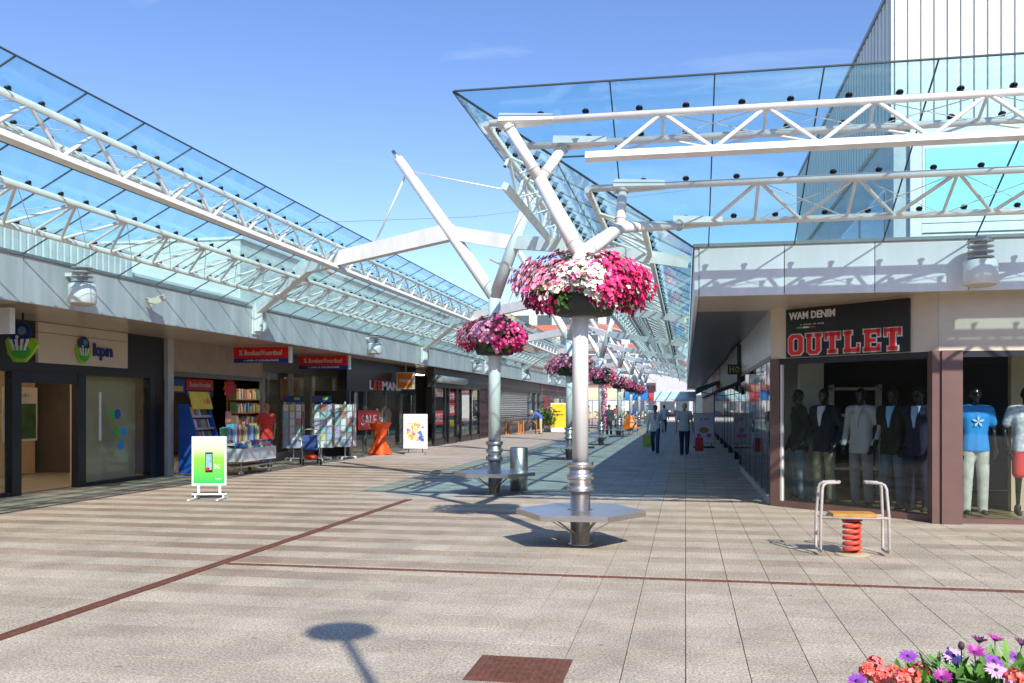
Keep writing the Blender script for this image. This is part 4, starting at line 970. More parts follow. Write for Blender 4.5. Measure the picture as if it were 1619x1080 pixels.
for i in range(16):
    y = TY0+.15+i*.11; q.box(TX0+.1, y, 0.7, TX0+.3, y+.05, 1.2+r2.uniform(-.06,.06)); q.box(TX1-.3, y, 0.4, TX1-.12, y+.07, 0.75+r2.uniform(-.08,.1))
MB().box(TX0+.06, TY0+.1, 0.371, TX0+.34, TY1-.1, 0.69).build('riser', mat('kraft', (0.5, 0.4, 0.28), .7), bt)
q.build('books', BOOKS, bt, kind='stuff')
sale_sign(-11.45, 21.45, 1.14, 'pink and red price card on a stick above the book table', 3, mat('pink_card', (0.7, 0.2, 0.18), .5))
sale_sign(-11.5, 22.35, .95, 'darker red price card standing at the end of the book table', 3)
# card carousels
GCC = 'greeting card carousels before the bookshop window'
def carousel(p, lab, rot, topper):
    t = thing('card_carousel', lab, 'card rack', (0,0,0), GCC)
    MB().tube((0,0,0.04), (0,0,1.84), 0.02, n=8).build('pole', PWHITE, t)
    for k in range(3):
        a = k*2.094+.4; f_ = MB().bar((0,0,.07), (.34*math.cos(a), .34*math.sin(a), .07), .04, .03).build('foot', PWHITE, t)
        MB().lathe([(0.04,-.015),(0.04,.015)], 10, (.34*math.cos(a), .34*math.sin(a), .04), 'y').build('caster', LGREY, f_)
    q = MB(); w_ = MB()
    for sd in range(4):
        Mx = Matrix.Rotation(sd*math.pi/2, 4, 'Z') @ face_mx((-0.30, -0.30, 0.42), (1,0,0))
        for r_ in range(6):
            for c in range(3):
                q.prism([(0.03+c*.195, r_*.225), (0.18+c*.195, r_*.225), (0.18+c*.195, .2+r_*.225), (0.03+c*.195, .2+r_*.225)], 0.012, Mx)
            w_.bar(Mx @ Vector((0, r_*.225-.01, .02)), Mx @ Vector((.6, r_*.225-.01, .02)), .008, .008)
        for c in range(4): w_.bar(Mx @ Vector((c*.2, -.03, 0)), Mx @ Vector((c*.2, 1.36, 0)), .008, .008)
    q.build('cards', CARDS, t, kind='stuff'); w_.build('wire_frame', PWHITE, t)
    MB().box(-.26, -.26, 0.4, .26, .26, 1.75).build('core', mat('rack_core', (0.25, 0.25, 0.27), .6), t)
    if topper:
        tp = MB().bar((-.3, -.02, 1.92), (.3, -.02, 1.92), .02, .2).build('topper', NAVY, t); MB().bar((.02, -.035, 1.93), (.2, -.035, 1.93), .01, .08).build('topper_print', LIME, tp)
    place(t, p, rot); return t
carousel((-12.0, 26.6, 0), 'card carousel with blue topper nearest the open bookshop door', 0.3, True)
carousel((-11.2, 26.9, 0), 'card carousel with blue topper in the middle of the three', 0.55, True)
carousel((-10.75, 27.75, 0), 'white card carousel without topper beside the black shop', 0.2, False)
# buggy
bg_ = thing('baby_buggy', 'blue folded baby buggy with orange bag in its basket by the card racks', 'buggy', (0,0,0))
fr_ = MB().path([(-.25,.25,1.0),(-.15,.25,.75),(.35,.25,.08)], .014, 6).path([(-.25,-.25,1.0),(-.15,-.25,.75),(.35,-.25,.08)], .014, 6).path([(.2,.25,.6),(-.35,.25,.08)], .014, 6).path([(.2,-.25,.6),(-.35,-.25,.08)], .014, 6).path([(-.25,-.25,1.0),(-.27,0,1.02),(-.25,.25,1.0)], .016, 6).build('frame', STEEL, bg_)
for x in (.37, -.37):
    for y in (-.25, .25):
        wh = MB().lathe([(0.05,-.02),(0.085,-.018),(0.085,.018),(0.05,.02)], 12, (x, y, .085), 'y').build('wheel', RUBBER, bg_); MB().lathe([(0.045,-.021),(0.045,.021)], 10, (x, y, .085), 'y').build('hub', LGREY, wh)
MB().add([(-.12,-.22,.85),(-.12,.22,.85),(-.02,.22,.42),(-.02,-.22,.42),(.32,.22,.48),(.32,-.22,.48),(-.15,-.22,.85),(-.15,.22,.85),(-.06,.22,.38),(-.06,-.22,.38),(.32,.22,.44),(.32,-.22,.44)],[(0,1,2,3),(3,2,4,5),(6,9,8,7),(9,11,10,8),(0,3,9,6),(1,7,8,2),(2,8,10,4),(3,5,11,9),(0,6,7,1),(5,4,10,11)]).build('seat', mat('buggy_blue', (0.04, 0.07, 0.25), .7), bg_)
MB().ball((0,0,.22), .2, .2, .1).build('basket_bag', ORANGE, bg_)
place(bg_, (-10.75, 25.0, 0), R(-60))

# --- kpn A-board
ab = thing('pavement_sign', 'green and white phone advert board on a white tube stand outside the phone shop', 'pavement sign', (0,0,0))
def gradient(name):
    m = bpy.data.materials.new(name); m.use_nodes = True; n = m.node_tree.nodes; l = m.node_tree.links; b = n['Principled BSDF']; b.inputs['Roughness'].default_value = .35
    t = n.new('ShaderNodeTexCoord'); s_ = n.new('ShaderNodeSeparateXYZ'); l.new(t.outputs['Object'], s_.inputs[0]); r = n.new('ShaderNodeValToRGB'); e = r.color_ramp.elements
    mr = n.new('ShaderNodeMapRange'); mr.inputs[1].default_value = .3; mr.inputs[2].default_value = 1.3; l.new(s_.outputs[2], mr.inputs[0]); l.new(mr.outputs[0], r.inputs[0])
    e[0].position = 0; e[0].color = (.03,.50,.10,1); e[1].position = .45; e[1].color = (.25,.62,.06,1)
    for p, c in ((.62,(.55,.72,.42,1)), (.72,(.80,.76,.52,1)), (1,(.82,.78,.6,1))): x = e.new(p); x.color = c
    l.new(r.outputs[0], b.inputs['Base Color']); return m
MB().box(-.31, -.02, .26, .31, .02, 1.15).build('frame', mat('alu_light', (.68,.68,.68), .35, var=.03), ab)
MB().box(-.275, -.024, .30, .275, -.018, 1.115).build('poster', gradient('poster_gradient'), ab)
phn = MB().bar((.0, -.026, .50), (.0, -.026, .86), .13, .006, (0,1,0)).build('printed_phone', BLACK, ab); MB().bar((.0, -.031, .54), (.0, -.031, .83), .105, .004, (0,1,0)).build('screen_print', mat('screen_print', (.25,.5,.55), .3, var=.5, scale=14), phn)
MB().lathe([(.035, 0), (.035, .004)], 14, (-.02, -.034, .56), 'y').build('red_dot', RED, phn)
[text_mb(c_, .045, .09, .004, face_mx((.09+.055*i, -.024, .56), SOUTH), .02).build('letter', PWHITE, ab) for i, c_ in enumerate('3G')]
text_mb('kpn', .10, .04, .004, face_mx((.12, -.024, .36), SOUTH)).build('lettering', PWHITE, ab)
dashes(.34, .035, 16, .004, face_mx((-.2, -.024, 1.03), SOUTH)).build('lettering', LGREY, ab)
st_ = MB().bar((-.31, .0, .10), (.31, 0, .10), .03, .03)
for x in (-.19, .19): st_.bar((x, 0, .10), (x, 0, .27), .045, .03, (0,1,0))
for x in (-.25, .25): st_.bar((x, .20, .03), (x-.02, -.36, .025), .035, .03)
st_.bar((-.25, -.0, .03), (-.25, 0, .10), .03, .03, (0,1,0)); st_.bar((.25, 0, .03), (.25, 0, .10), .03, .03, (0,1,0)); st_.build('stand', PWHITE, ab)
place(ab, G(331, 790), R(14), 1.0)
# --- white board near the black shop
wb = thing('pavement_sign', 'white poster board with colourful art print in front of the black clothes shop', 'pavement sign', (0,0,0))
MB().box(-.42, -.03, .22, .42, .03, 1.42).build('frame', PWHITE, wb)
r3 = random.Random(9)
for i in range(46):
    m_ = [mat('art_blue', (.05,.12,.6), .5), mat('art_orange', (.8,.35,.1), .5), mat('art_pink', (.75,.3,.35), .5), mat('art_violet', (.3,.12,.4), .5), mat('art_yellow', (.8,.65,.15), .5)]
    x, z = r3.uniform(-.30,.28), r3.uniform(.48,1.12); k = 0 if x > .12 and z < .9 else r3.randrange(1, 5)
    a = r3.random()*3; sx = r3.uniform(.03,.09); Mx = face_mx((x, -.0305-.0004*i, z), SOUTH) @ Matrix.Rotation(a, 4, 'Z')
    MB().prism([(-sx,-.03),(sx*.6,-.05),(sx,.02),(0,.06)], .0012, Mx).build('print', m_[k], wb)
MB().box(-.34, -.25, .0, .34, .25, .07).build('base', GREY, wb); MB().bar((-.25,0,.07),(-.25,0,.23),.03,.03,(0,1,0)).bar((.25,0,.07),(.25,0,.23),.03,.03,(0,1,0)).build('stand', DARK, wb)
place(wb, G(657, 719), R(9))
# --- orange standing table
ot = thing('standing_table', 'standing table in a bright orange stretch cover before the black clothes shop', 'table', (0,0,0))
q = MB(); N = 32; prof = [(0.0,.40,.8), (.05,.40,.85),(.25,.30,.5),(.45,.22,.2),(.6,.20,.0),(.8,.24,.0),(1.0,.33,.0),(1.09,.39,.0),(1.10,.40,0)]
vs = []; 
for h, r_, sq in prof:
    for k in range(N):
        a = 2*math.pi*k/N; f_ = 1 + sq*(0.18*math.cos(4*a) - .1) ; vs.append((r_*f_*math.cos(a+.5), r_*f_*math.sin(a+.5), h + (0.06*sq*(1-math.cos(4*a))/2 if h < .1 else 0)))
q.add(vs, [(i*N+k, i*N+(k+1)%N, (i+1)*N+(k+1)%N, (i+1)*N+k) for i in range(len(prof)-1) for k in range(N)], True)
q.build('stretch_cover', ORANGE, ot); MB().lathe([(.395,1.098),(.40,1.112),(.39,1.12)], 32).build('table_top', ORANGE, ot)
bd = MB(); bd.lathe([(.205,.56),(.212,.6),(.205,.66)], 24); bd.build('sash', mat('sash_red', (.62,.08,.03), .6), ot)
MB().ball((0.05,-.05,1.22), .07, .07, .1).build('ornament', PWHITE, ot)
place(ot, G(601, 719))

# --- black clothes shop
XL = -11.25
ls = thing('clothes_shop', 'black clothes shop front with white serif lettering and a red SALE banner in its window', 'shop', (XL, 33, 0))
MB().box(XL-.3, 29.2, 2.22, XL, 37.2, ZB+.018).build('header', BLACK, ls)
MB().box(XL-1.15, 29.2, 0, XL-.02, 29.38, 2.218).build('side_wall', BLACK, ls)
for y in (29.4, 31.0, 33.2, 35.2, 37.05): post(ls, XL, y, y+.12, 2.218, mat('alu_dark', (.12,.12,.12), .4), .08)
for y0, y1 in ((29.53, 30.99), (31.13, 33.19), (33.33, 35.19), (35.33, 37.04)): MB().box(XL-.05, y0, .05, XL-.042, y1, 2.21).build('window_pane', GSHOP, ls)
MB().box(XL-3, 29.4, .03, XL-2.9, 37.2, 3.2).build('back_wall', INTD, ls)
sb = thing('banner', 'red SALE banner in the window of the black clothes shop', 'banner', (XL-.1, 31, 1))
MB().box(XL+.022, 30.2, .85, XL+.034, 32.4, 1.55).build('cloth', RED, sb); text_mb('SALE', 1.6, .36, .004, face_mx((XL+.035, 30.5, 1.02), EAST)).build('lettering', PWHITE, sb)
text_mb('L', .36, .34, .03, face_mx((XL+.002, 31.4, 2.30), EAST), .02).build('letter', PWHITE, ls)
[text_mb('E', .36, .34, .03, face_mx((XL+.002, yy, 2.30), EAST), .02).build('letter', RED, ls) for yy in (31.85, 32.33)]
text_mb('MANS', 2.3, .34, .03, face_mx((XL+.002, 32.8, 2.30), EAST), .02).build('lettering', PWHITE, ls)
for k in range(3):
    sm = thing('bust_form', ('pale dress form behind the black shop window', 'second pale dress form beside the shop door', 'third pale dress form by the black shop door')[k], 'dress form', (XL-.7, 34.3+k*.7, 0.03))
    o = (XL-.7, 34.3+k*.7, 0); MB().lathe([(.05,.85),(.15,.95),(.12,1.15),(.17,1.35),(.12,1.48),(.05,1.52),(.04,1.6)], 12, o, sx=.7).build('torso', [PALEG, LGREY, mat('dress_pink', (.6,.25,.3), .7)][k], sm)
    MB().tube((o[0],o[1],.03), (o[0],o[1],.9), .015, n=6).build('pole', STEEL, sm); MB().lathe([(.15,.03),(.15,.05)], 12, o).build('base', STEEL, sm)
zg = thing('hanging_sign', 'orange square lightbox with white rim and lettering hanging next to the black shop', 'sign', (-11, 34, 2.4))
MB().box(-11.12, 34.2, 2.36, -10.42, 34.36, 3.02).build('rim', mat('rim_cream', (.75,.68,.55), .4), zg); MB().box(-11.07, 34.188, 2.41, -10.47, 34.2, 2.97).build('face', mat('sign_orange', (.80,.20,.01), .4), zg)
text_mb('ziggo', .52, .15, .005, face_mx((-11.03, 34.187, 2.62), SOUTH), .02).build('lettering', PWHITE, zg)
MB().tube((-10.77, 34.28, 3.02), (-10.77, 34.28, ZB+.03), .02, n=6).build('hanger', STEEL, zg)

# --- sale shop with rolled awning
XS = -10.45
ss = thing('sale_shop', 'dark shop with rolled grey awning and red sale posters on its glass door', 'shop', (XS, 39, 0))
MB().box(XS-.3, 37.21, 2.5, XS, 46.0, ZB+.018).build('header', mat('header_brown', (.06,.05,.045), .5), ss)
aw = MB().path([(XS+.12, 37.4, 2.86), (XS+.12, 42.2, 2.86)], .17, 10).build('rolled_awning', mat('awning_grey', (.40,.39,.36), .7, var=.2, scale=5), ss)
for y in (37.22, 38.95, 39.6, 41.0, 41.9, 44.0, 45.8): post(ss, XS, y, y+.14, 2.498, DARK, .1)
for y0, y1 in ((37.37, 38.94), (39.75, 40.99), (42.05, 43.99), (44.15, 45.79)): MB().box(XS-.05, y0, .3, XS-.042, y1, 2.49).build('window_pane', GSHOP, ss); MB().box(XS-.08, y0, 0, XS, y1, .29).build('sill', DARK, ss)
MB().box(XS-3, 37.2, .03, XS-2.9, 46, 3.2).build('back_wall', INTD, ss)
for k, (y0, y1, z0, z1, m_, tx, tm) in enumerate(((37.5, 38.8, .9, 1.5, RED, 'SALE', PWHITE), (39.85, 40.85, 1.9, 2.35, RED, 'SALE', PWHITE), (39.85, 40.85, 1.25, 1.85, RED, '50%', PWHITE), (39.85, 40.85, .62, 1.2, BLACK, '70%', YELLOW), (37.5, 38.8, 2.1, 2.45, mat('pink_print', (.5,.25,.2), .6), 'OPEN', PWHITE))):
    po = thing('window_poster', ('wide red SALE poster in the sale shop window', 'red SALE poster at the top of the sale shop door', 'red 50% poster in the middle of the sale shop door', 'black poster with yellow 70% low on the sale shop door', 'brownish pink poster high in the sale shop window')[k], 'poster', (XS, y0, z0))
    MB().box(XS-.04, y0, z0, XS-.034, y1, z1).build('paper', m_, po)
    if k < 4: text_mb(tx, (y1-y0)*.8, (z1-z0)*.6, .004, face_mx((XS-.033, y0+(y1-y0)*.1, z0+(z1-z0)*.2), EAST), .015).build('lettering', tm, po)
q = MB()
for i in range(60): y = rnd.uniform(42.2, 45.6); q.box(XS-rnd.uniform(.3,.6), y, .3, XS-.25, y+.12, rnd.uniform(.4,.8))
q.build('window_stock', CARDS, ss, kind='stuff')
# --- roller shutter shop, then the far shops
rs = thing('shuttered_shop', 'closed shop with grey horizontal roller shutter behind the wooden tables', 'shop', (XS, 55, 0))
MB().box(XS-.3, 46.01, 2.6, XS, 66, ZB+.018).build('header', mat('header_brown2', (.09,.06,.055), .5), rs)
MB().box(XS-.4, 46.01, 0, XS-.06, 50.2, 2.6).build('wall', mat('wall_plum', (.10,.04,.045), .6), rs)
for i in range(22): MB().box(XS-.2, 50.6, .02+i*.117, XS-.1+.03*(i % 2), 61.6, .12+i*.117).build('shutter_slat', mat('shutter', (.20,.20,.22), .45), rs)
for y in (50.25, 61.65, 64): MB().box(XS-.25, y, 0, XS+.02, y+.32, 2.6).build('pillar', GREY, rs)
MB().box(XS-.3, 62, 0, XS-.1, 66, 2.59).build('wall', mat('wall_dark', (.03,.03,.035), .6), rs)
fl_ = thing('far_shops', 'distant end of the shop row with a bright red door', 'shop', (XS, 75, 0))
MB().box(XS-.3, 66.1, 0, XS-.02, 96, 2.6).build('wall', mat('wall_mix', (.22,.18,.16), .6, var=.4, scale=.6), fl_)
MB().box(XS-.3, 66.1, 2.61, XS+.02, 96, ZB+.018).build('header', mat('header_mix', (.25,.12,.10), .6, var=.5, scale=.5), fl_)
MB().box(XS-.01, 67.5, .02, XS+.03, 71.5, 2.4).build('door', RED, fl_)
for i in range(5): MB().box(XS-.01, 72.5+i*4.5, .4, XS+.02, 75.8+i*4.5, 2.3).build('window_pane', GWIN, fl_)

# --- outlet sign
ou = thing('shop_sign', 'black sign with big red OUTLET in white-edged slab letters', 'sign', (2.4, 15.2, 2.5))
so_ = P1 + ch*0.34 + chn*0.004; Ls = (P2-P1).length - 0.34 - 0.42
wall_bar(MB(), so_ + chn*0.05, so_ + ch*Ls + chn*0.05, ZW+0.01, ZB-0.02, 0.05, 0, chn).build('board', BLACK, ou)
def mxs(x, z, n=0.052): p = so_ + ch*x + chn*n; return face_mx((p.x, p.y, z), ch)
def slab(ch_, x, z, w_, h_, g, grow, mb):
    """slab-serif capital from bars; grow thickens every bar for the outline"""
    t = .30*w_; s_ = .17*h_
    def bx(a, b, c, d): mb.prism([(a-grow, b-grow), (c+grow, b-grow), (c+grow, d+grow), (a-grow, d+grow)], g, mxs(x, z))
    def po(p): mb.prism(p, g, mxs(x, z))
    c = .16*h_
    if ch_ == 'O':
        def octo(e): return [(c-e*.4,-e),(w_-c+e*.4,-e),(w_+e,c-e*.4),(w_+e,h_-c+e*.4),(w_-c+e*.4,h_+e),(c-e*.4,h_+e),(-e,h_-c+e*.4),(-e,c-e*.4)]
        o = octo(grow); i_ = [(t+(px-w_/2)*0+0,0) for px in ()]
        inn = [(t+c*.5+grow*.3, s_+grow*-1*-1), (w_-t-c*.5-grow*.3, s_+grow), (w_-t-grow, s_+c*.5+grow), (w_-t-grow, h_-s_-c*.5-grow), (w_-t-c*.5-grow*.3, h_-s_-grow), (t+c*.5+grow*.3, h_-s_-grow), (t+grow, h_-s_-c*.5-grow), (t+grow, s_+c*.5+grow)]
        for k in range(8): po([o[k], o[(k+1) % 8], inn[(k+1) % 8], inn[k]])
    if ch_ == 'U':
        bx(t*.15, c, t*1.1, h_); bx(w_-t*1.1, c, w_-t*.15, h_); bx(-t*.15, h_-s_, t*1.4, h_); bx(w_-t*1.4, h_-s_, w_+t*.15, h_)
        po([(t*.15-grow, c), (c+t*.15-grow*.4, -grow), (w_-c-t*.15+grow*.4, -grow), (w_-t*.15+grow, c), (w_-t*1.1-grow, c+.02), (w_-t*1.1-c*.4, s_+grow), (t*1.1+c*.4, s_+grow), (t*1.1+grow, c+.02)])
    if ch_ == 'T':
        bx(0, h_-s_, w_, h_); bx(w_/2-t*.5, 0, w_/2+t*.5, h_); bx(w_/2-t, 0, w_/2+t, s_); bx(0, h_-s_*2.1, t*.55, h_); bx(w_-t*.55, h_-s_*2.1, w_, h_)
    if ch_ == 'L':
        bx(t*.3, 0, t*1.3, h_); bx(0, h_-s_, t*1.7, h_); bx(0, 0, w_, s_); bx(w_-t*.5, 0, w_, s_*2.3)
    if ch_ == 'E':
        bx(t*.3, 0, t*1.3, h_); bx(0, h_-s_, w_, h_); bx(0, 0, w_, s_); bx(w_-t*.5, 0, w_, s_*2.0); bx(w_-t*.5, h_-s_*2.0, w_, h_); bx(t, h_/2-s_*.45, w_*.75, h_/2+s_*.45)
lw = Ls*0.95/6; xw = Ls*0.03
for i, c_ in enumerate('OUTLET'):
    q = MB(); slab(c_, xw + i*lw, 2.545, lw*0.80, 0.335, .018, .016, q); o_ = q.build('letter_outline', PWHITE, ou)
    q = MB(); slab(c_, xw + i*lw, 2.545, lw*0.80, 0.335, .026, 0.0, q); q.build('letter', mat('letter_red', (.75,.02,.02), .4), o_)
text_mb('WAM DENIM', Ls*.40, .125, .012, mxs(Ls*.03, 3.13), .03).build('lettering', PWHITE, ou)
dashes(Ls*.22, .022, 18, .006, mxs(Ls*.12, 3.03)).build('lettering', LGREY, ou)
for i, m_ in enumerate((GREEN, PWHITE, RED)): MB().prism([(0,0),(.11,0),(.11,.025),(0,.025)], .006, mxs(Ls*.10+i*.115, 2.98)).build('flag_stripe', m_, ou)
hs = thing('projecting_sign', 'small dark sign with yellow letters HO on the shaded arcade wall', 'sign', (WX-.3, 24.4, 2.6))
MB().box(WX-.36, 24.3, 2.52, WX-.01, 24.36, 2.78).build('board', mat('sign_dark_green', (.02,.03,.025), .5), hs); [text_mb(c_, .11, .16, .005, face_mx((WX-.31+.14*i, 24.299, 2.57), SOUTH), .02).build('letter', mat('yellow_dull', (.5,.42,.08), .5), hs) for i, c_ in enumerate('HO')]
# board sign in the right arcade
rsn = thing('pavement_sign', 'pavement board with a burger picture standing in the shaded right arcade', 'pavement sign', (0,0,0))
MB().box(-.42,-.03,.16,.42,.03,1.42).build('frame', LGREY, rsn); MB().box(-.37,-.036,.22,.37,-.031,1.36).build('poster', mat('poster_pale', (.62,.60,.66), .5), rsn)
MB().lathe([(.20,0),(.20,.005)], 18, (0,-.041,.72), 'y', sy=.6).build('print', mat('bun', (.45,.2,.06), .6), rsn); MB().lathe([(.10,0),(.10,.006)], 16, (.2,-.043,.5), 'y').build('print', mat('ring_pink', (.65,.1,.25), .6), rsn)
MB().lathe([(.09,0),(.09,.006)], 16, (-.2,-.043,.5), 'y').build('print', mat('ring_pink', (.65,.1,.25), .6), rsn)
dashes(.42, .12, 6, .004, face_mx((-.2,-.037,1.12), SOUTH)).build('lettering', RED, rsn); MB().box(-.42,-.2,0,.42,.2,.06).build('base', DARK, rsn)
MB().bar((-.3,0,.06),(-.3,0,.17),.03,.03,(0,1,0)).bar((.3,0,.06),(.3,0,.17),.03,.03,(0,1,0)).build('stand', DARK, rsn)
place(rsn, G(1113, 708))
ga = thing('awning', 'dark green shop awning under the shaded right arcade', 'awning', (.8, 39, 2.4))
MB().add([(WX+.2,38.5,2.85),(WX+.2,43,2.85),(WX-1.0,43,2.45),(WX-1.0,38.5,2.45),(WX+.2,38.5,2.80),(WX+.2,43,2.80),(WX-1.0,43,2.2),(WX-1.0,38.5,2.2)], [(0,1,2,3),(7,6,5,4),(0,3,7,4),(3,2,6,7),(2,1,5,6),(1,0,4,5)]).build('cloth', mat('awning_green', (.01,.10,.06), .7), ga)
MB().bar((WX+.2, 38.6, 2.1), (WX-.95, 38.6, 2.3), .03, .03).build('arm', DARK, ga)
# yellow board and red far bits
yb = thing('pavement_sign', 'yellow poster board in front of the far shops beside a potted shrub', 'pavement sign', (0,0,0))
MB().box(-.55,-.04,.2,.55,.04,1.9).build('frame', PWHITE, yb); MB().box(-.48,-.05,.3,.48,-.041,1.82).build('poster', mat('poster_yellow', (.80,.55,.02), .5, var=.15, scale=4), yb); MB().box(-.5,-.25,0,.5,.25,.2).build('base', PWHITE, yb)
MB().box(-.4,-.056,1.3,.1,-.051,1.36).build('print', DARK, yb); MB().box(-.4,-.056,1.1,.3,-.051,1.15).build('print', DARK, yb)
place(yb, G(884, 683))
# wooden tables and a potted shrub before the shutter
GT = 'wooden terrace tables before the shutter'
def wtable(p, lab, rot=0):
    t = thing('terrace_table', lab, 'table', (0,0,0), GT)
    for i in range(6): MB().box(-.45, -.42+i*.142, .74, .45, -.42+i*.142+.132, .77).build('top_slat', WOOD, t)
    for x in (-.38,.38):
        for y in (-.36,.36): MB().box(x-.035,y-.035,0,x+.035,y+.035,.735).build('leg', mat('wood_orange', (.52,.20,.04), .5), t)
    MB().box(-.4,-.38,.68,.4,-.34,.737).box(-.4,.34,.68,.4,.38,.737).build('apron', WOOD, t)
    return place(t, p, rot)
wtable(G(812, 687), 'wooden slatted table directly before the roller shutter'); wtable(G(838, 685), 'wooden slatted table being wiped by the bending person', .1)
ptd = thing('potted_shrub', 'dark green potted shrub beside the yellow board', 'plant', G(866, 683))
o = G(866, 683); MB().lathe([(.22,0),(.3,.4),(.27,.41),(.25,.36)], 14, o).build('pot', GREY, ptd)
q = MB(); r5 = random.Random(2)
for i in range(500):
    v = Vector((r5.gauss(0,.3), r5.gauss(0,.3), .95+r5.gauss(0,.3))); leaf(q, Vector(o)+v, Vector((r5.uniform(-1,1), r5.uniform(-1,1), r5.uniform(0,1))), .10)
q.build('crown', LEAF, ptd, kind='stuff')
MB().tube((o.x,o.y,.3), (o.x,o.y,.9), .03, n=6).build('stem', WOOD, ptd)
# market stalls at the end of the street
GS = 'market stalls at the end of the street'
def stall(x, y, m, lab, wd=4.0):
    t = thing('market_stall', lab, 'market stall', (x, y, 0), GS)
    MB().add([(x-wd/2,y-1.4,2.4),(x+wd/2,y-1.4,2.4),(x+wd/2,y,3.1),(x-wd/2,y,3.1),(x-wd/2,y+1.4,2.4),(x+wd/2,y+1.4,2.4),(x-wd/2,y-1.4,2.15),(x+wd/2,y-1.4,2.15)], [(0,1,2,3),(3,2,5,4),(6,7,1,0)]).build('awning', m, t)
    for sx in (-1,1):
        for sy in (-1,1): MB().tube((x+sx*(wd/2-.1), y+sy*1.3, 0), (x+sx*(wd/2-.1), y+sy*1.3, 2.45), .03, n=6).build('pole', STEEL, t)
    MB().box(x-wd/2+.2, y-.9, .7, x+wd/2-.2, y+.4, .8).build('counter', WOOD, t)
    q = MB()
    for i in range(40): a = rnd.uniform(x-wd/2+.3, x+wd/2-.5); q.box(a, y-.85+rnd.random()*.8, .8, a+.25, y-.6+rnd.random()*.8+.2, .8+rnd.uniform(.1,.5))
    q.build('goods', CARDS, t, kind='stuff')
stall(-5.6, 78, mat('awn_blue', (.05,.22,.55), .6), 'market stall under a blue awning', 5)
stall(-6.6, 70, mat('awn_cream', (.7,.6,.4), .6), 'market stall under a cream awning', 4)
stall(-1.0, 90, mat('awn_white', (.75,.75,.75), .6), 'market stall under a white awning', 4)
stall(-3.0, 100, mat('awn_red', (.5,.05,.05), .6), 'market stall under a red awning', 4)
# orange flame-shaped chairs
GO = 'orange plastic chairs in the street'
for k, (px, py) in enumerate(((985, 690), (1003, 688))):
    t = thing('plastic_chair', ('orange plastic chair standing beside a distant column bench', 'second orange plastic chair with its high back towards the arcade')[k], 'chair', (0,0,0), GO)
    OP = mat('orange_plastic', (.85,.18,.01), .4)
    MB().box(-.3,-.3,.40,.3,.3,.45).build('seat', OP, t); MB().bar((-.02,.28,.42), (-.02,.48,1.15), .55, .05, (0,1,0), .25, .04).build('backrest', OP, t)
    for x in (-.26,.26):
        for y in (-.26,.26): MB().tube((x,y,0),(x,y,.41),.025,n=6).build('leg', OP, t)
    place(t, G(px, py), R(-40+60*k))

# ceiling lights; those in the clothes and sale shops are added to brighten them
EM = bpy.data.materials.new('lamp_warm'); EM.use_nodes = True; _b = EM.node_tree.nodes['Principled BSDF']; _b.inputs['Emission Color'].default_value = (1, .82, .6, 1); _b.inputs['Emission Strength'].default_value = 20
GL_ = 'ceiling lights inside the left shops'
for (x, y, z, lab) in ((XK-1.4, 18.3, 3.1, 'warm ceiling light inside the phone shop window bay'), (XK-1.6, 16.2, 3.1, 'warm ceiling light inside the phone shop door'), (XK-1.6, 13.2, 3.1, 'warm ceiling light deep in the phone shop'),
    (XB-1.6, 22.2, 3.1, 'ceiling light over the open bookshop front'), (XB-2.6, 24.4, 3.1, 'ceiling light above the bookshop bookcases'), (XB-1.2, 28.4, 3.1, 'ceiling light behind the bookshop window'), (XL-1.4, 33.5, 3.1, 'added ceiling light brightening the black clothes shop'), (XS-1.4, 39.5, 3.1, 'added ceiling light brightening the sale shop')):
    t = thing('ceiling_light', lab, 'ceiling light', (x, y, z), GL_)
    MB().box(x-.16, y-.65, z+.012, x+.16, y+.65, ZB).build('housing', OFFW, t); MB().box(x-.14, y-.6, z, x+.14, y+.6, z+.01).build('tube_panel', EM, t)

# ================================================================== people and mannequins
def capsule(mb, a, b, r0, r1, n=12):
    a, b = Vector(a), Vector(b); d = b - a; L = d.length
    if L < 1e-5: return mb.ball(a, r0)
    d /= L; pts = []; rs = []
    for i in range(5): t = math.pi/2*(1 - i/4); pts.append(a - d*r0*math.sin(t)); rs.append(max(r0*math.cos(t), 1e-3))
    for i in range(5): t = math.pi/2*(i/4); pts.append(b + d*r1*math.sin(t)); rs.append(max(r1*math.cos(t), 1e-3))
    return mb.path(pts, rs, n)
def fuse(mb, voxel, m, it=5):
    me = mb.mesh('tmp', m); ob = bpy.data.objects.new('tmp', me); COL.objects.link(ob)
    md = ob.modifiers.new('r', 'REMESH'); md.mode = 'VOXEL'; md.voxel_size = voxel; md.use_smooth_shade = True
    ms = ob.modifiers.new('s', 'SMOOTH'); ms.factor = 0.5; ms.iterations = it
    dg = bpy.context.evaluated_depsgraph_get(); out = bpy.data.meshes.new_from_object(ob.evaluated_get(dg))
    bpy.data.objects.remove(ob); bpy.data.meshes.remove(me)
    if not out.materials: out.materials.append(m)
    return out
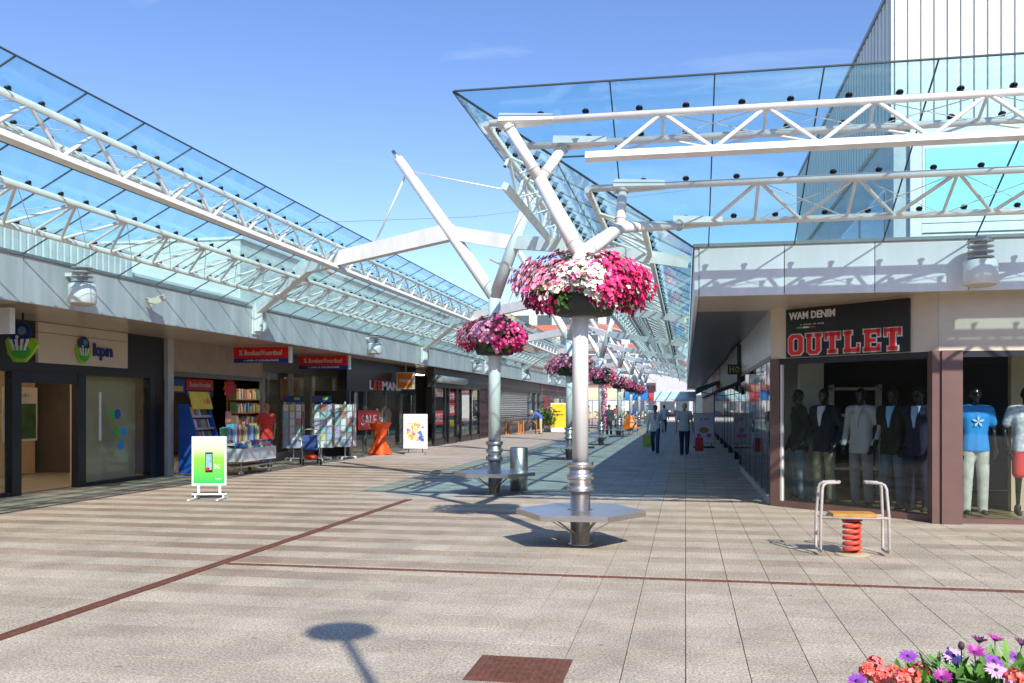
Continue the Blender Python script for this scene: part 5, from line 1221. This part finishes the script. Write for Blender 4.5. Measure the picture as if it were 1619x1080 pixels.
def figure(name, label, cat, skin, top, legs, shoes, hair=None, pose=None, sleeve='long', shirt=None, shorts=False, hem=0.86, voxel=0.016, group=None, extra=None):
    """stands at the origin, faces -y, about 1.78 m tall"""
    J = dict(hipL=(.09,0,.92), hipR=(-.09,0,.92), kneL=(.105,-.01,.50), kneR=(-.105,-.01,.50), ankL=(.11,.02,.09), ankR=(-.11,.02,.09),
             pel=(0,.0,.97), waist=(0,0,1.12), chest=(0,.0,1.33), neck=(0,.01,1.50), head=(0,-.01,1.645), shL=(.185,0,1.43), shR=(-.185,0,1.43),
             elL=(.25,.03,1.15), elR=(-.25,.03,1.15), wrL=(.26,-.06,.90), wrR=(-.26,-.06,.90))
    J.update(pose or {}); J = {k: Vector(v) for k, v in J.items()}
    t = thing(name, label, cat, (0,0,0), group)
    X = Vector((1,0,0))
    sd = (J['shL'] - J['shR']).normalized()
    def torso(mb, g, lo=0.0):
        for s in (-1, 1):
            capsule(mb, J['pel'] + sd*s*.075, J['waist'] + sd*s*.065, .098+g, .092+g); capsule(mb, J['waist'] + sd*s*.065, J['chest'] + sd*s*.08, .092+g, .105+g)
            capsule(mb, J['chest'] + sd*s*.08, J['sh'+('L' if s > 0 else 'R')]*.55 + J['neck']*.45 - Vector((0,0,.05)), .10+g, .06+g)
            capsule(mb, J['neck'] - Vector((0,0,.04)), J['sh'+('L' if s > 0 else 'R')] , .055+g, .062+g)
        capsule(mb, J['pel'], J['waist'], .112+g, .100+g); capsule(mb, J['waist'], J['chest'], .100+g, .112+g)
        capsule(mb, J['chest'], J['neck'] - Vector((0,0,.07)), .108+g, .06+g)
    def arm(mb, s, g, to):
        capsule(mb, J['sh'+s], J['el'+s], .058+g, .044+g)
        if to == 'long': capsule(mb, J['el'+s], J['wr'+s], .044+g, .032+g)
    def leg(mb, s, g, to):
        capsule(mb, J['hip'+s], J['kne'+s], .088+g, .06+g)
        if to: capsule(mb, J['kne'+s], J['ank'+s], .058+g, .042+g*1.6)
    b = MB(); torso(b, -.012)
    capsule(b, J['neck'] - Vector((0,0,.03)), J['head'] - Vector((0,-.015,.06)), .055, .052)
    H = J['head']; fw = (pose or {}).get('face', None); fd = Vector(fw).normalized() if fw else Vector((0,-1,0))
    b.ball(H + Vector((0,0,.015)), .078, .095, .105, 14, 10); capsule(b, H + fd*.045 + Vector((0,0,-.06)), H + fd*.055 + Vector((0,0,-.085)), .045, .035)
    sx = fd.cross(Vector((0,0,1))).normalized()
    capsule(b, H + fd*.085 + Vector((0,0,.015)), H + fd*.108 + Vector((0,0,-.025)), .012, .016)
    for s in (-1, 1): b.ball(H + sx*s*.08 + Vector((0,0,-.005)), .014, .02, .03)
    for s in 'LR':
        arm(b, s, -.01, 'long'); leg(b, s, -.012, True); d = (J['wr'+s] - J['el'+s]).normalized()
        capsule(b, J['wr'+s], J['wr'+s] + d*.085, .03, .034)
    me = fuse(b, voxel, skin)
    # fingers
    f = MB(); f.v = [tuple(v.co) for v in me.vertices]; f.f = [tuple(p.vertices) for p in me.polygons]; f.sm = [True]*len(f.f); bpy.data.meshes.remove(me)
    for s, sg in (('L', 1), ('R', -1)):
        d = (J['wr'+s] - J['el'+s]).normalized(); w_ = J['wr'+s] + d*.09; ac = d.cross(X*sg).normalized() if abs(d.dot(X)) < .9 else Vector((0,-1,0))
        for i, ln in enumerate((.07, .08, .075, .06)):
            o = w_ + ac*(.027 - .018*i); f.path([o, o + d*ln*.55 - X*sg*.006, o + d*ln - X*sg*.025], [.0095, .009, .007], 6)
        o = J['wr'+s] + d*.03 + ac*.03; f.path([o, o + d*.035 + ac*.022, o + d*.07 + ac*.022 - X*sg*.01], [.012, .011, .008], 6)
    body = f.build('body', skin, t)
    for s in (-1, 1): MB().ball(H + fd*.088 + sx*s*.032 + Vector((0,0,.018)), .011, .011, .008, 8, 6).build('eye', mat('eye_dark', (.03,.02,.02), .3), body)
    g = MB(); torso(g, .010)
    for s in 'LR': arm(g, s, .012, sleeve) if sleeve == 'long' else capsule(g, J['sh'+s], J['sh'+s].lerp(J['el'+s], .62), .072, .068)
    for s in (-1, 1): capsule(g, J['pel'] + sd*s*.075, J['pel'] + sd*s*.08 + Vector((0,0,hem-.97)), .108, .112)
    capsule(g, J['pel'], J['pel'] + Vector((0,0,hem-.97)), .120, .124)
    tm_ = fuse(g, voxel, top)
    if not (pose or {}).get('face'):
        for v in tm_.vertices: v.co.z = max(v.co.z, hem - .03)
    link('top', tm_, t)
    if shirt:
        q = MB(); c = J['chest']; q.add([c + Vector((-.058,-.088,.155)), c + Vector((.058,-.088,.155)), c + Vector((.005,-.139,-.15)), c + Vector((-.005,-.139,-.15)), c + Vector((-.038,-.134,.03)), c + Vector((.038,-.134,.03)),
            c + Vector((-.06,-.04,.165)), c + Vector((.06,-.04,.165)), c + Vector((.012,-.09,-.12)), c + Vector((-.012,-.09,-.12))], [(0,4,5,1),(4,3,2,5),(0,1,7,6),(0,6,9,3,4),(1,5,2,8,7)])
        q.build('shirt_front', shirt, t)
    g = MB(); capsule(g, J['pel'], J['pel'] + Vector((0,0,-.05)), .112, .105)
    for s in (-1, 1): capsule(g, J['pel'] + sd*s*.07, J['pel'] + sd*s*.07 + Vector((0,0,-.05)), .105, .105)
    for s in 'LR':
        if shorts: capsule(g, J['hip'+s], J['hip'+s].lerp(J['kne'+s], .8), .10, .088)
        else:
            capsule(g, J['hip'+s], J['kne'+s], .10, .078); capsule(g, J['kne'+s], J['ank'+s] + Vector((0,0,-.02)), .077, .066)
    link('trousers', fuse(g, voxel, legs), t)
    if shoes:
        for s in 'LR':
            a = J['ank'+s]; g = MB(); capsule(g, a + Vector((0,.03,-.045)), a + Vector((0,-.13,-.055)), .043, .034); capsule(g, a + Vector((0,.02,-.02)), a + Vector((0,0,.02)), .045, .045)
            link('shoe', fuse(g, .012, shoes, 2), t)
    if hair:
        g = MB(); g.ball(H - fd*.014 + Vector((0,0,.038)), .086, .10, .098, 14, 10); g.ball(H - fd*.045 + Vector((0,0,-.02)), .07, .06, .075)
        link('hair', fuse(g, .012, hair, 3), t)
    return t
SK = mat('skin', (.50,.28,.19), .5, var=.08); MBLK = mat('mannequin_black', (.012,.012,.013), .18, var=.05)
JEAN = mat('jeans', (.03,.05,.12), .8, var=.2, scale=14); KHAKI = mat('khaki', (.20,.21,.14), .8); GTRO = mat('grey_trousers', (.17,.175,.18), .8)
SHOE = mat('shoe_dark', (.03,.025,.02), .5)
WALK = dict(kneL=(.10,-.16,.52), ankL=(.10,-.22,.10), kneR=(-.10,.02,.50), ankR=(-.10,.28,.14), elL=(.25,.10,1.15), wrL=(.26,.10,.90), elR=(-.25,-.03,1.16), wrR=(-.27,-.14,.92))
p = figure('person', 'person in pale jacket and jeans walking towards the plaza with a green bag', 'person', mat('skin_dark', (.20,.10,.07), .5), mat('jacket_pale', (.62,.66,.64), .8), JEAN, SHOE, mat('hair_dark', (.02,.015,.012), .8), dict(WALK, wrR=(-.28,-.02,.86)), shirt=mat('shirt_pink', (.5,.2,.2), .8), hem=.84)
place(p, G(1036, 717), R(-4), .98)
def bag(p, label, m, h=.42):
    t = thing('shopping_bag', label, 'bag', p); P = Vector(p)
    MB().add([P+Vector(v) for v in ((-.15,-.05,0),(.15,-.05,0),(.15,.05,0),(-.15,.05,0),(-.13,-.02,h),(.13,-.02,h),(.13,.02,h),(-.13,.02,h))], [(3,2,1,0),(0,1,5,4),(1,2,6,5),(2,3,7,6),(3,0,4,7)]).build('sack', m, t)
    MB().path([P+Vector((-.07,0,h-.01)), P+Vector((-.03,0,h+.14)), P+Vector((.03,0,h+.14)), P+Vector((.07,0,h-.01))], .008, 5).build('handle', m, t)
g_ = G(1036, 717); bag((g_.x-.30, g_.y-.03, .22), 'lime green shopping bag in the hand of the walking person', mat('bag_green', (.30,.45,.04), .5), .44)
p = figure('person', 'grey haired person in pale shirt and navy trousers walking away under the arcade', 'person', SK, mat('shirt_pale', (.50,.55,.50), .8), mat('navy_trousers', (.02,.025,.07), .8), SHOE, mat('hair_grey', (.55,.53,.50), .8), WALK, sleeve='short', hem=.86)
place(p, G(1082, 721), R(176), 1.02)
g_ = G(1082, 721); bag((g_.x+.50, g_.y+.1, .16), 'red shopping bag beside the grey haired walker', mat('bag_red', (.55,.03,.03), .5), .46)
p = figure('person', 'person in bright red top with short reddish hair browsing outside the bookshop', 'person', SK, mat('top_red', (.70,.045,.03), .8), JEAN, SHOE, mat('hair_ginger', (.40,.20,.09), .8), dict(wrL=(.2,-.28,1.0), elL=(.24,-.02,1.14)), sleeve='short', hem=.80)
place(p, (-11.5, 23.7, 0), R(-125), 1.0)
p = figure('person', 'person in blue shirt and beige trousers bending over a wooden table', 'person', SK, mat('shirt_blue', (.06,.14,.45), .8), mat('beige_trousers', (.52,.42,.28), .8), SHOE, mat('hair_fair', (.45,.33,.18), .8),
    dict(waist=(0,-.10,1.08), chest=(0,-.28,1.17), neck=(0,-.42,1.22), head=(0,-.55,1.24), shL=(.185,-.36,1.22), shR=(-.185,-.36,1.22), elL=(.22,-.46,.98), elR=(-.22,-.46,.98), wrL=(.16,-.58,.82), wrR=(-.16,-.58,.82), face=(0,-.8,-.5)), hem=.90, voxel=.02)
place(p, G(855, 686), R(-82), 1.05)
GP = 'distant pedestrians'
FARP = [((963, 690), (.05,.05,.06), (.02,.02,.03), 0, 'distant pedestrian all in black by the market stalls'), ((1050, 684), (.55,.56,.6), (.03,.03,.08), 180, 'distant pedestrian in a light grey top'), ((930, 682), (.5,.4,.3), (.1,.1,.1), 90, 'distant pedestrian in a tan top'), ((1000, 678), (.05,.08,.3), (.05,.05,.08), 0, 'distant pedestrian in a blue top'), ((975, 676), (.6,.1,.1), (.05,.05,.05), 180, 'distant pedestrian in a red top')]
for k, (pp, tc_, lc, rz, lab) in enumerate(FARP):
    p = figure('person', lab, 'person', SK, mat('far_top%d' % k, tc_, .8), mat('far_leg%d' % k, lc, .8), SHOE, mat('hair_dark', (.02,.015,.012), .8), WALK if k % 2 else None, voxel=.028, group=GP); place(p, G(*pp), R(rz))

def chamfer_pt(px, inset):
    d = ray(px, 700); o = P1 - chn*inset
    # t*d = o + k*ch
    k = (o.y*d.x - o.x*d.y)/(ch.x*d.y - ch.y*d.x); return o + ch*k
GM = 'dressed black mannequins in the outlet window'
def manq(px, lab, top, legs, shirt, pose=None, sleeve='long', inset=.62, rot=None, shorts=False, pt=None, hem=.82, shoes=SHOE):
    m = figure('mannequin', lab, 'mannequin', MBLK, top, legs, shoes, None, pose, sleeve, shirt, shorts, hem, .014, GM)
    pp = pt or chamfer_pt(px, inset); place(m, (pp.x, pp.y, .06), rot if rot is not None else math.atan2(ch.y, ch.x), 1.10)
    MB().lathe([(.21,-.0), (.21,.015)], 18, (0,0,0.0)).build('stand', STEELR, m) if False else None
    return m
ARM = dict(elL=(.27,.06,1.16), wrL=(.24,-.08,.92), elR=(-.27,.06,1.16), wrR=(-.24,-.08,.92))
manq(1263, 'black mannequin in black jacket and blue jeans next to the white glazing bar', mat('jacket_black', (.012,.012,.014), .8), mat('jeans_mid', (.14,.20,.25), .8), None, ARM, inset=.75, rot=R(-80))
manq(1303, 'mannequin in navy blazer, pale lilac shirt and olive trousers', mat('blazer_navy', (.007,.009,.022), .85), KHAKI, mat('shirt_lilac', (.62,.60,.75), .7), ARM)
manq(1362, 'mannequin in light grey blazer and grey trousers', mat('blazer_grey', (.34,.35,.37), .85), GTRO, mat('shirt_greypink', (.45,.40,.42), .7), ARM)
manq(1412, 'mannequin in dark olive blazer, light blue shirt and blue jeans', mat('blazer_olive', (.014,.012,.007), .85), mat('jeans_blue', (.06,.10,.15), .8), mat('shirt_sky', (.20,.45,.70), .7), ARM)
manq(1452, 'mannequin in royal blue suit beside the brown post', mat('suit_blue', (.008,.011,.04), .85), mat('suit_blue', (.008,.011,.04), .85), mat('shirt_sky2', (.35,.48,.75), .7), ARM)
q_ = onY(1541, 700, 14.80); bm = manq(0, 'mannequin in bright blue T-shirt and pale ripped jeans behind the front window', mat('tee_blue', (.02,.26,.72), .75), mat('jeans_pale', (.50,.50,.47), .8, var=.3, scale=9), None, ARM, 'short', pt=q_, rot=R(4), hem=.90)
em_ = MB()
for k in range(5):
    a = k*1.2566 + 1.57; em_.prism([(0,0),(.05*math.cos(a-.35),.05*math.sin(a-.35)),(.085*math.cos(a),.085*math.sin(a)),(.05*math.cos(a+.35),.05*math.sin(a+.35))], .004, face_mx((0,-.131,1.28), SOUTH))
o_ = em_.build('chest_print', mat('print_sky', (.45,.66,.85), .7), None); o_.parent = bm
for x_ in (-1, 1):
    pass
q_ = onY(1624, 700, 14.80); manq(0, 'mannequin in white floral T-shirt and red shorts behind the front window', mat('tee_floral', (.62,.64,.70), .75, var=.5, scale=22), mat('shorts_red', (.70,.06,.06), .8), None, ARM, 'short', pt=q_, rot=R(-8), shorts=True, hem=.90)

# ================================================================== foreground planter, bottom right
PC = Vector((1.24, 4.02, 0)); pl = thing('flower_planter', 'round planter of purple daisies and coral blooms at the edge of the plaza', 'planter', PC)
MB().lathe([(.30,0),(.34,.02),(.47,.42),(.50,.46),(.47,.47),(.43,.42)], 28, PC).build('pot', mat('planter_concrete', (.30,.28,.26), .8, bump=.3), pl)
MB().lathe([(.02,.42),(.45,.42)], 24, PC).build('soil', mat('soil', (.03,.02,.015), .9), pl)
r6 = random.Random(21)
LEAF2 = mat('leaf_bright', (.10,.24,.03), .5, var=.25, scale=20, island=.35)
def blade(mb, c, d, n, L, wd):
    d = d.normalized(); x = d.cross(n).normalized(); n = x.cross(d)
    vs = []
    for k, (t_, w_) in enumerate(((0,.25),(.3,.9),(.6,1),(.85,.6),(1,.05))):
        cc = c + d*L*t_ - n*L*.25*t_*t_
        vs += [cc - x*wd*w_/2, cc + n*wd*.08*-1, cc + x*wd*w_/2]
    fs = []
    for k in range(4):
        a = k*3; fs += [(a,a+1,a+4,a+3),(a+1,a+2,a+5,a+4)]
    mb.add(vs, fs, True)
q = MB()
for i in range(900):
    a = r6.random()*6.283; rr_ = math.sqrt(r6.random())*.46; z = .46 + r6.random()*.20*(1.15 - (rr_/.5)**2)
    dd = Vector((math.cos(a)*rr_*1.6 + r6.gauss(0,.35), math.sin(a)*rr_*1.6 + r6.gauss(0,.35), r6.uniform(.3,1.2)))
    blade(q, PC + Vector((math.cos(a)*rr_, math.sin(a)*rr_, z-.04)), dd, Vector((r6.gauss(0,.3), r6.gauss(0,.3), 1)), r6.uniform(.055,.095), r6.uniform(.018,.032))
q.build('foliage', LEAF2, pl, kind='stuff')
def daisy_mesh(m, cup, seed):
    r_ = random.Random(seed); d = MB()
    for k in range(17):
        a = k*6.283/17 + r_.uniform(-.08,.08); blade(d, Vector((math.cos(a)*.006, math.sin(a)*.006, 0)), Vector((math.cos(a), math.sin(a), cup + r_.uniform(-.1,.1))), Vector((-math.cos(a)*cup, -math.sin(a)*cup, 1)), .036*r_.uniform(.9,1.08), .0115)
    return d.mesh('petals', m)
DM = [daisy_mesh(mat('daisy_violet', (.30,.07,.45), .5, island=.2), .35, 1), daisy_mesh(mat('daisy_magenta', (.38,.03,.28), .5, island=.2), .9, 2), daisy_mesh(mat('daisy_lilac', (.68,.38,.72), .5, island=.12), .15, 3), daisy_mesh(mat('daisy_wine', (.10,.01,.08), .5, island=.2), 1.2, 4)]
CEN = MB().ball((0,0,.004), .008, .008, .005, 10, 6).mesh('daisy_centre', mat('daisy_centre', (.05,.02,.10), .6))
def daisy(px, py, D, k, tilt):
    d = ray(px, py); c = d*D + Vector((0,0,EYE)); Mx = Matrix.Translation(c) @ Matrix.Rotation(tilt[0], 4, 'X') @ Matrix.Rotation(tilt[1], 4, 'Y')
    o = link('daisy', DM[k], pl, M=Mx); link('daisy_centre', CEN, o, M=Mx)
    b_ = PC + (c - PC)*.75; MB().path([Vector((b_.x, b_.y, .45)), Vector((c.x*.6+b_.x*.4, c.y*.6+b_.y*.4, c.z*.6+.45*.4)), c - Vector((0,0,.002))], .0028, 5).build('stem', LEAF2, o)
for px, py, D, k, ti in ((1436,1038,3.95,0,(.5,-.1)), (1508,1037,3.9,2,(.7,.0)), (1548,1016,4.0,3,(.1,.1)), (1573,1013,4.0,1,(.1,.25)), (1541,1032,3.8,1,(.6,.1)), (1571,1046,3.7,0,(.5,.3)), (1575,1060,3.55,2,(.55,.1)), (1594,1068,3.6,2,(.6,.2)), (1355,1077,3.75,0,(.6,-.3)), (1606,1040,4.05,0,(.4,.2)), (1490,1072,3.6,1,(.6,0)), (1615,1020,4.1,3,(.2,.2))):
    daisy(px, py, D, k, ti)
bud = MB().ball((0,0,0), .014, .014, .018).mesh('bud', mat('bud', (.08,.03,.05), .6)); d = ray(1520, 1021)*3.85 + Vector((0,0,EYE)); bo = link('bud', bud, pl, d); MB().tube((d.x, d.y, .45), d, .0028, n=5).build('stem', LEAF2, bo)
CORAL = mat('coral', (.80,.13,.09), .5, island=.3); CORP = mat('coral_pink', (.82,.25,.24), .5, island=.25)
for px, py, D in ((1383,1052,3.9), (1372,1062,3.8), (1412,1066,3.8), (1440,1070,3.7), (1425,1074,3.6), (1396,1074,3.7), (1455,1062,3.85), (1603,1074,3.4)):
    c = ray(px, py)*D + Vector((0,0,EYE)); q = MB(); q2 = MB()
    for i in range(34):
        v = Vector((r6.gauss(0,1), r6.gauss(0,1), r6.gauss(0,.8)+.4)).normalized(); blossom(q if i % 3 else q2, c + v*.036*r6.uniform(.7,1.1), v, .0155)
    h_ = q.build('geranium', CORAL, pl, kind='stuff'); q2.build('pale_florets', CORP, h_, kind='stuff')
    MB().tube((c.x, c.y, .45), c, .003, n=5).build('stem', LEAF2, h_)
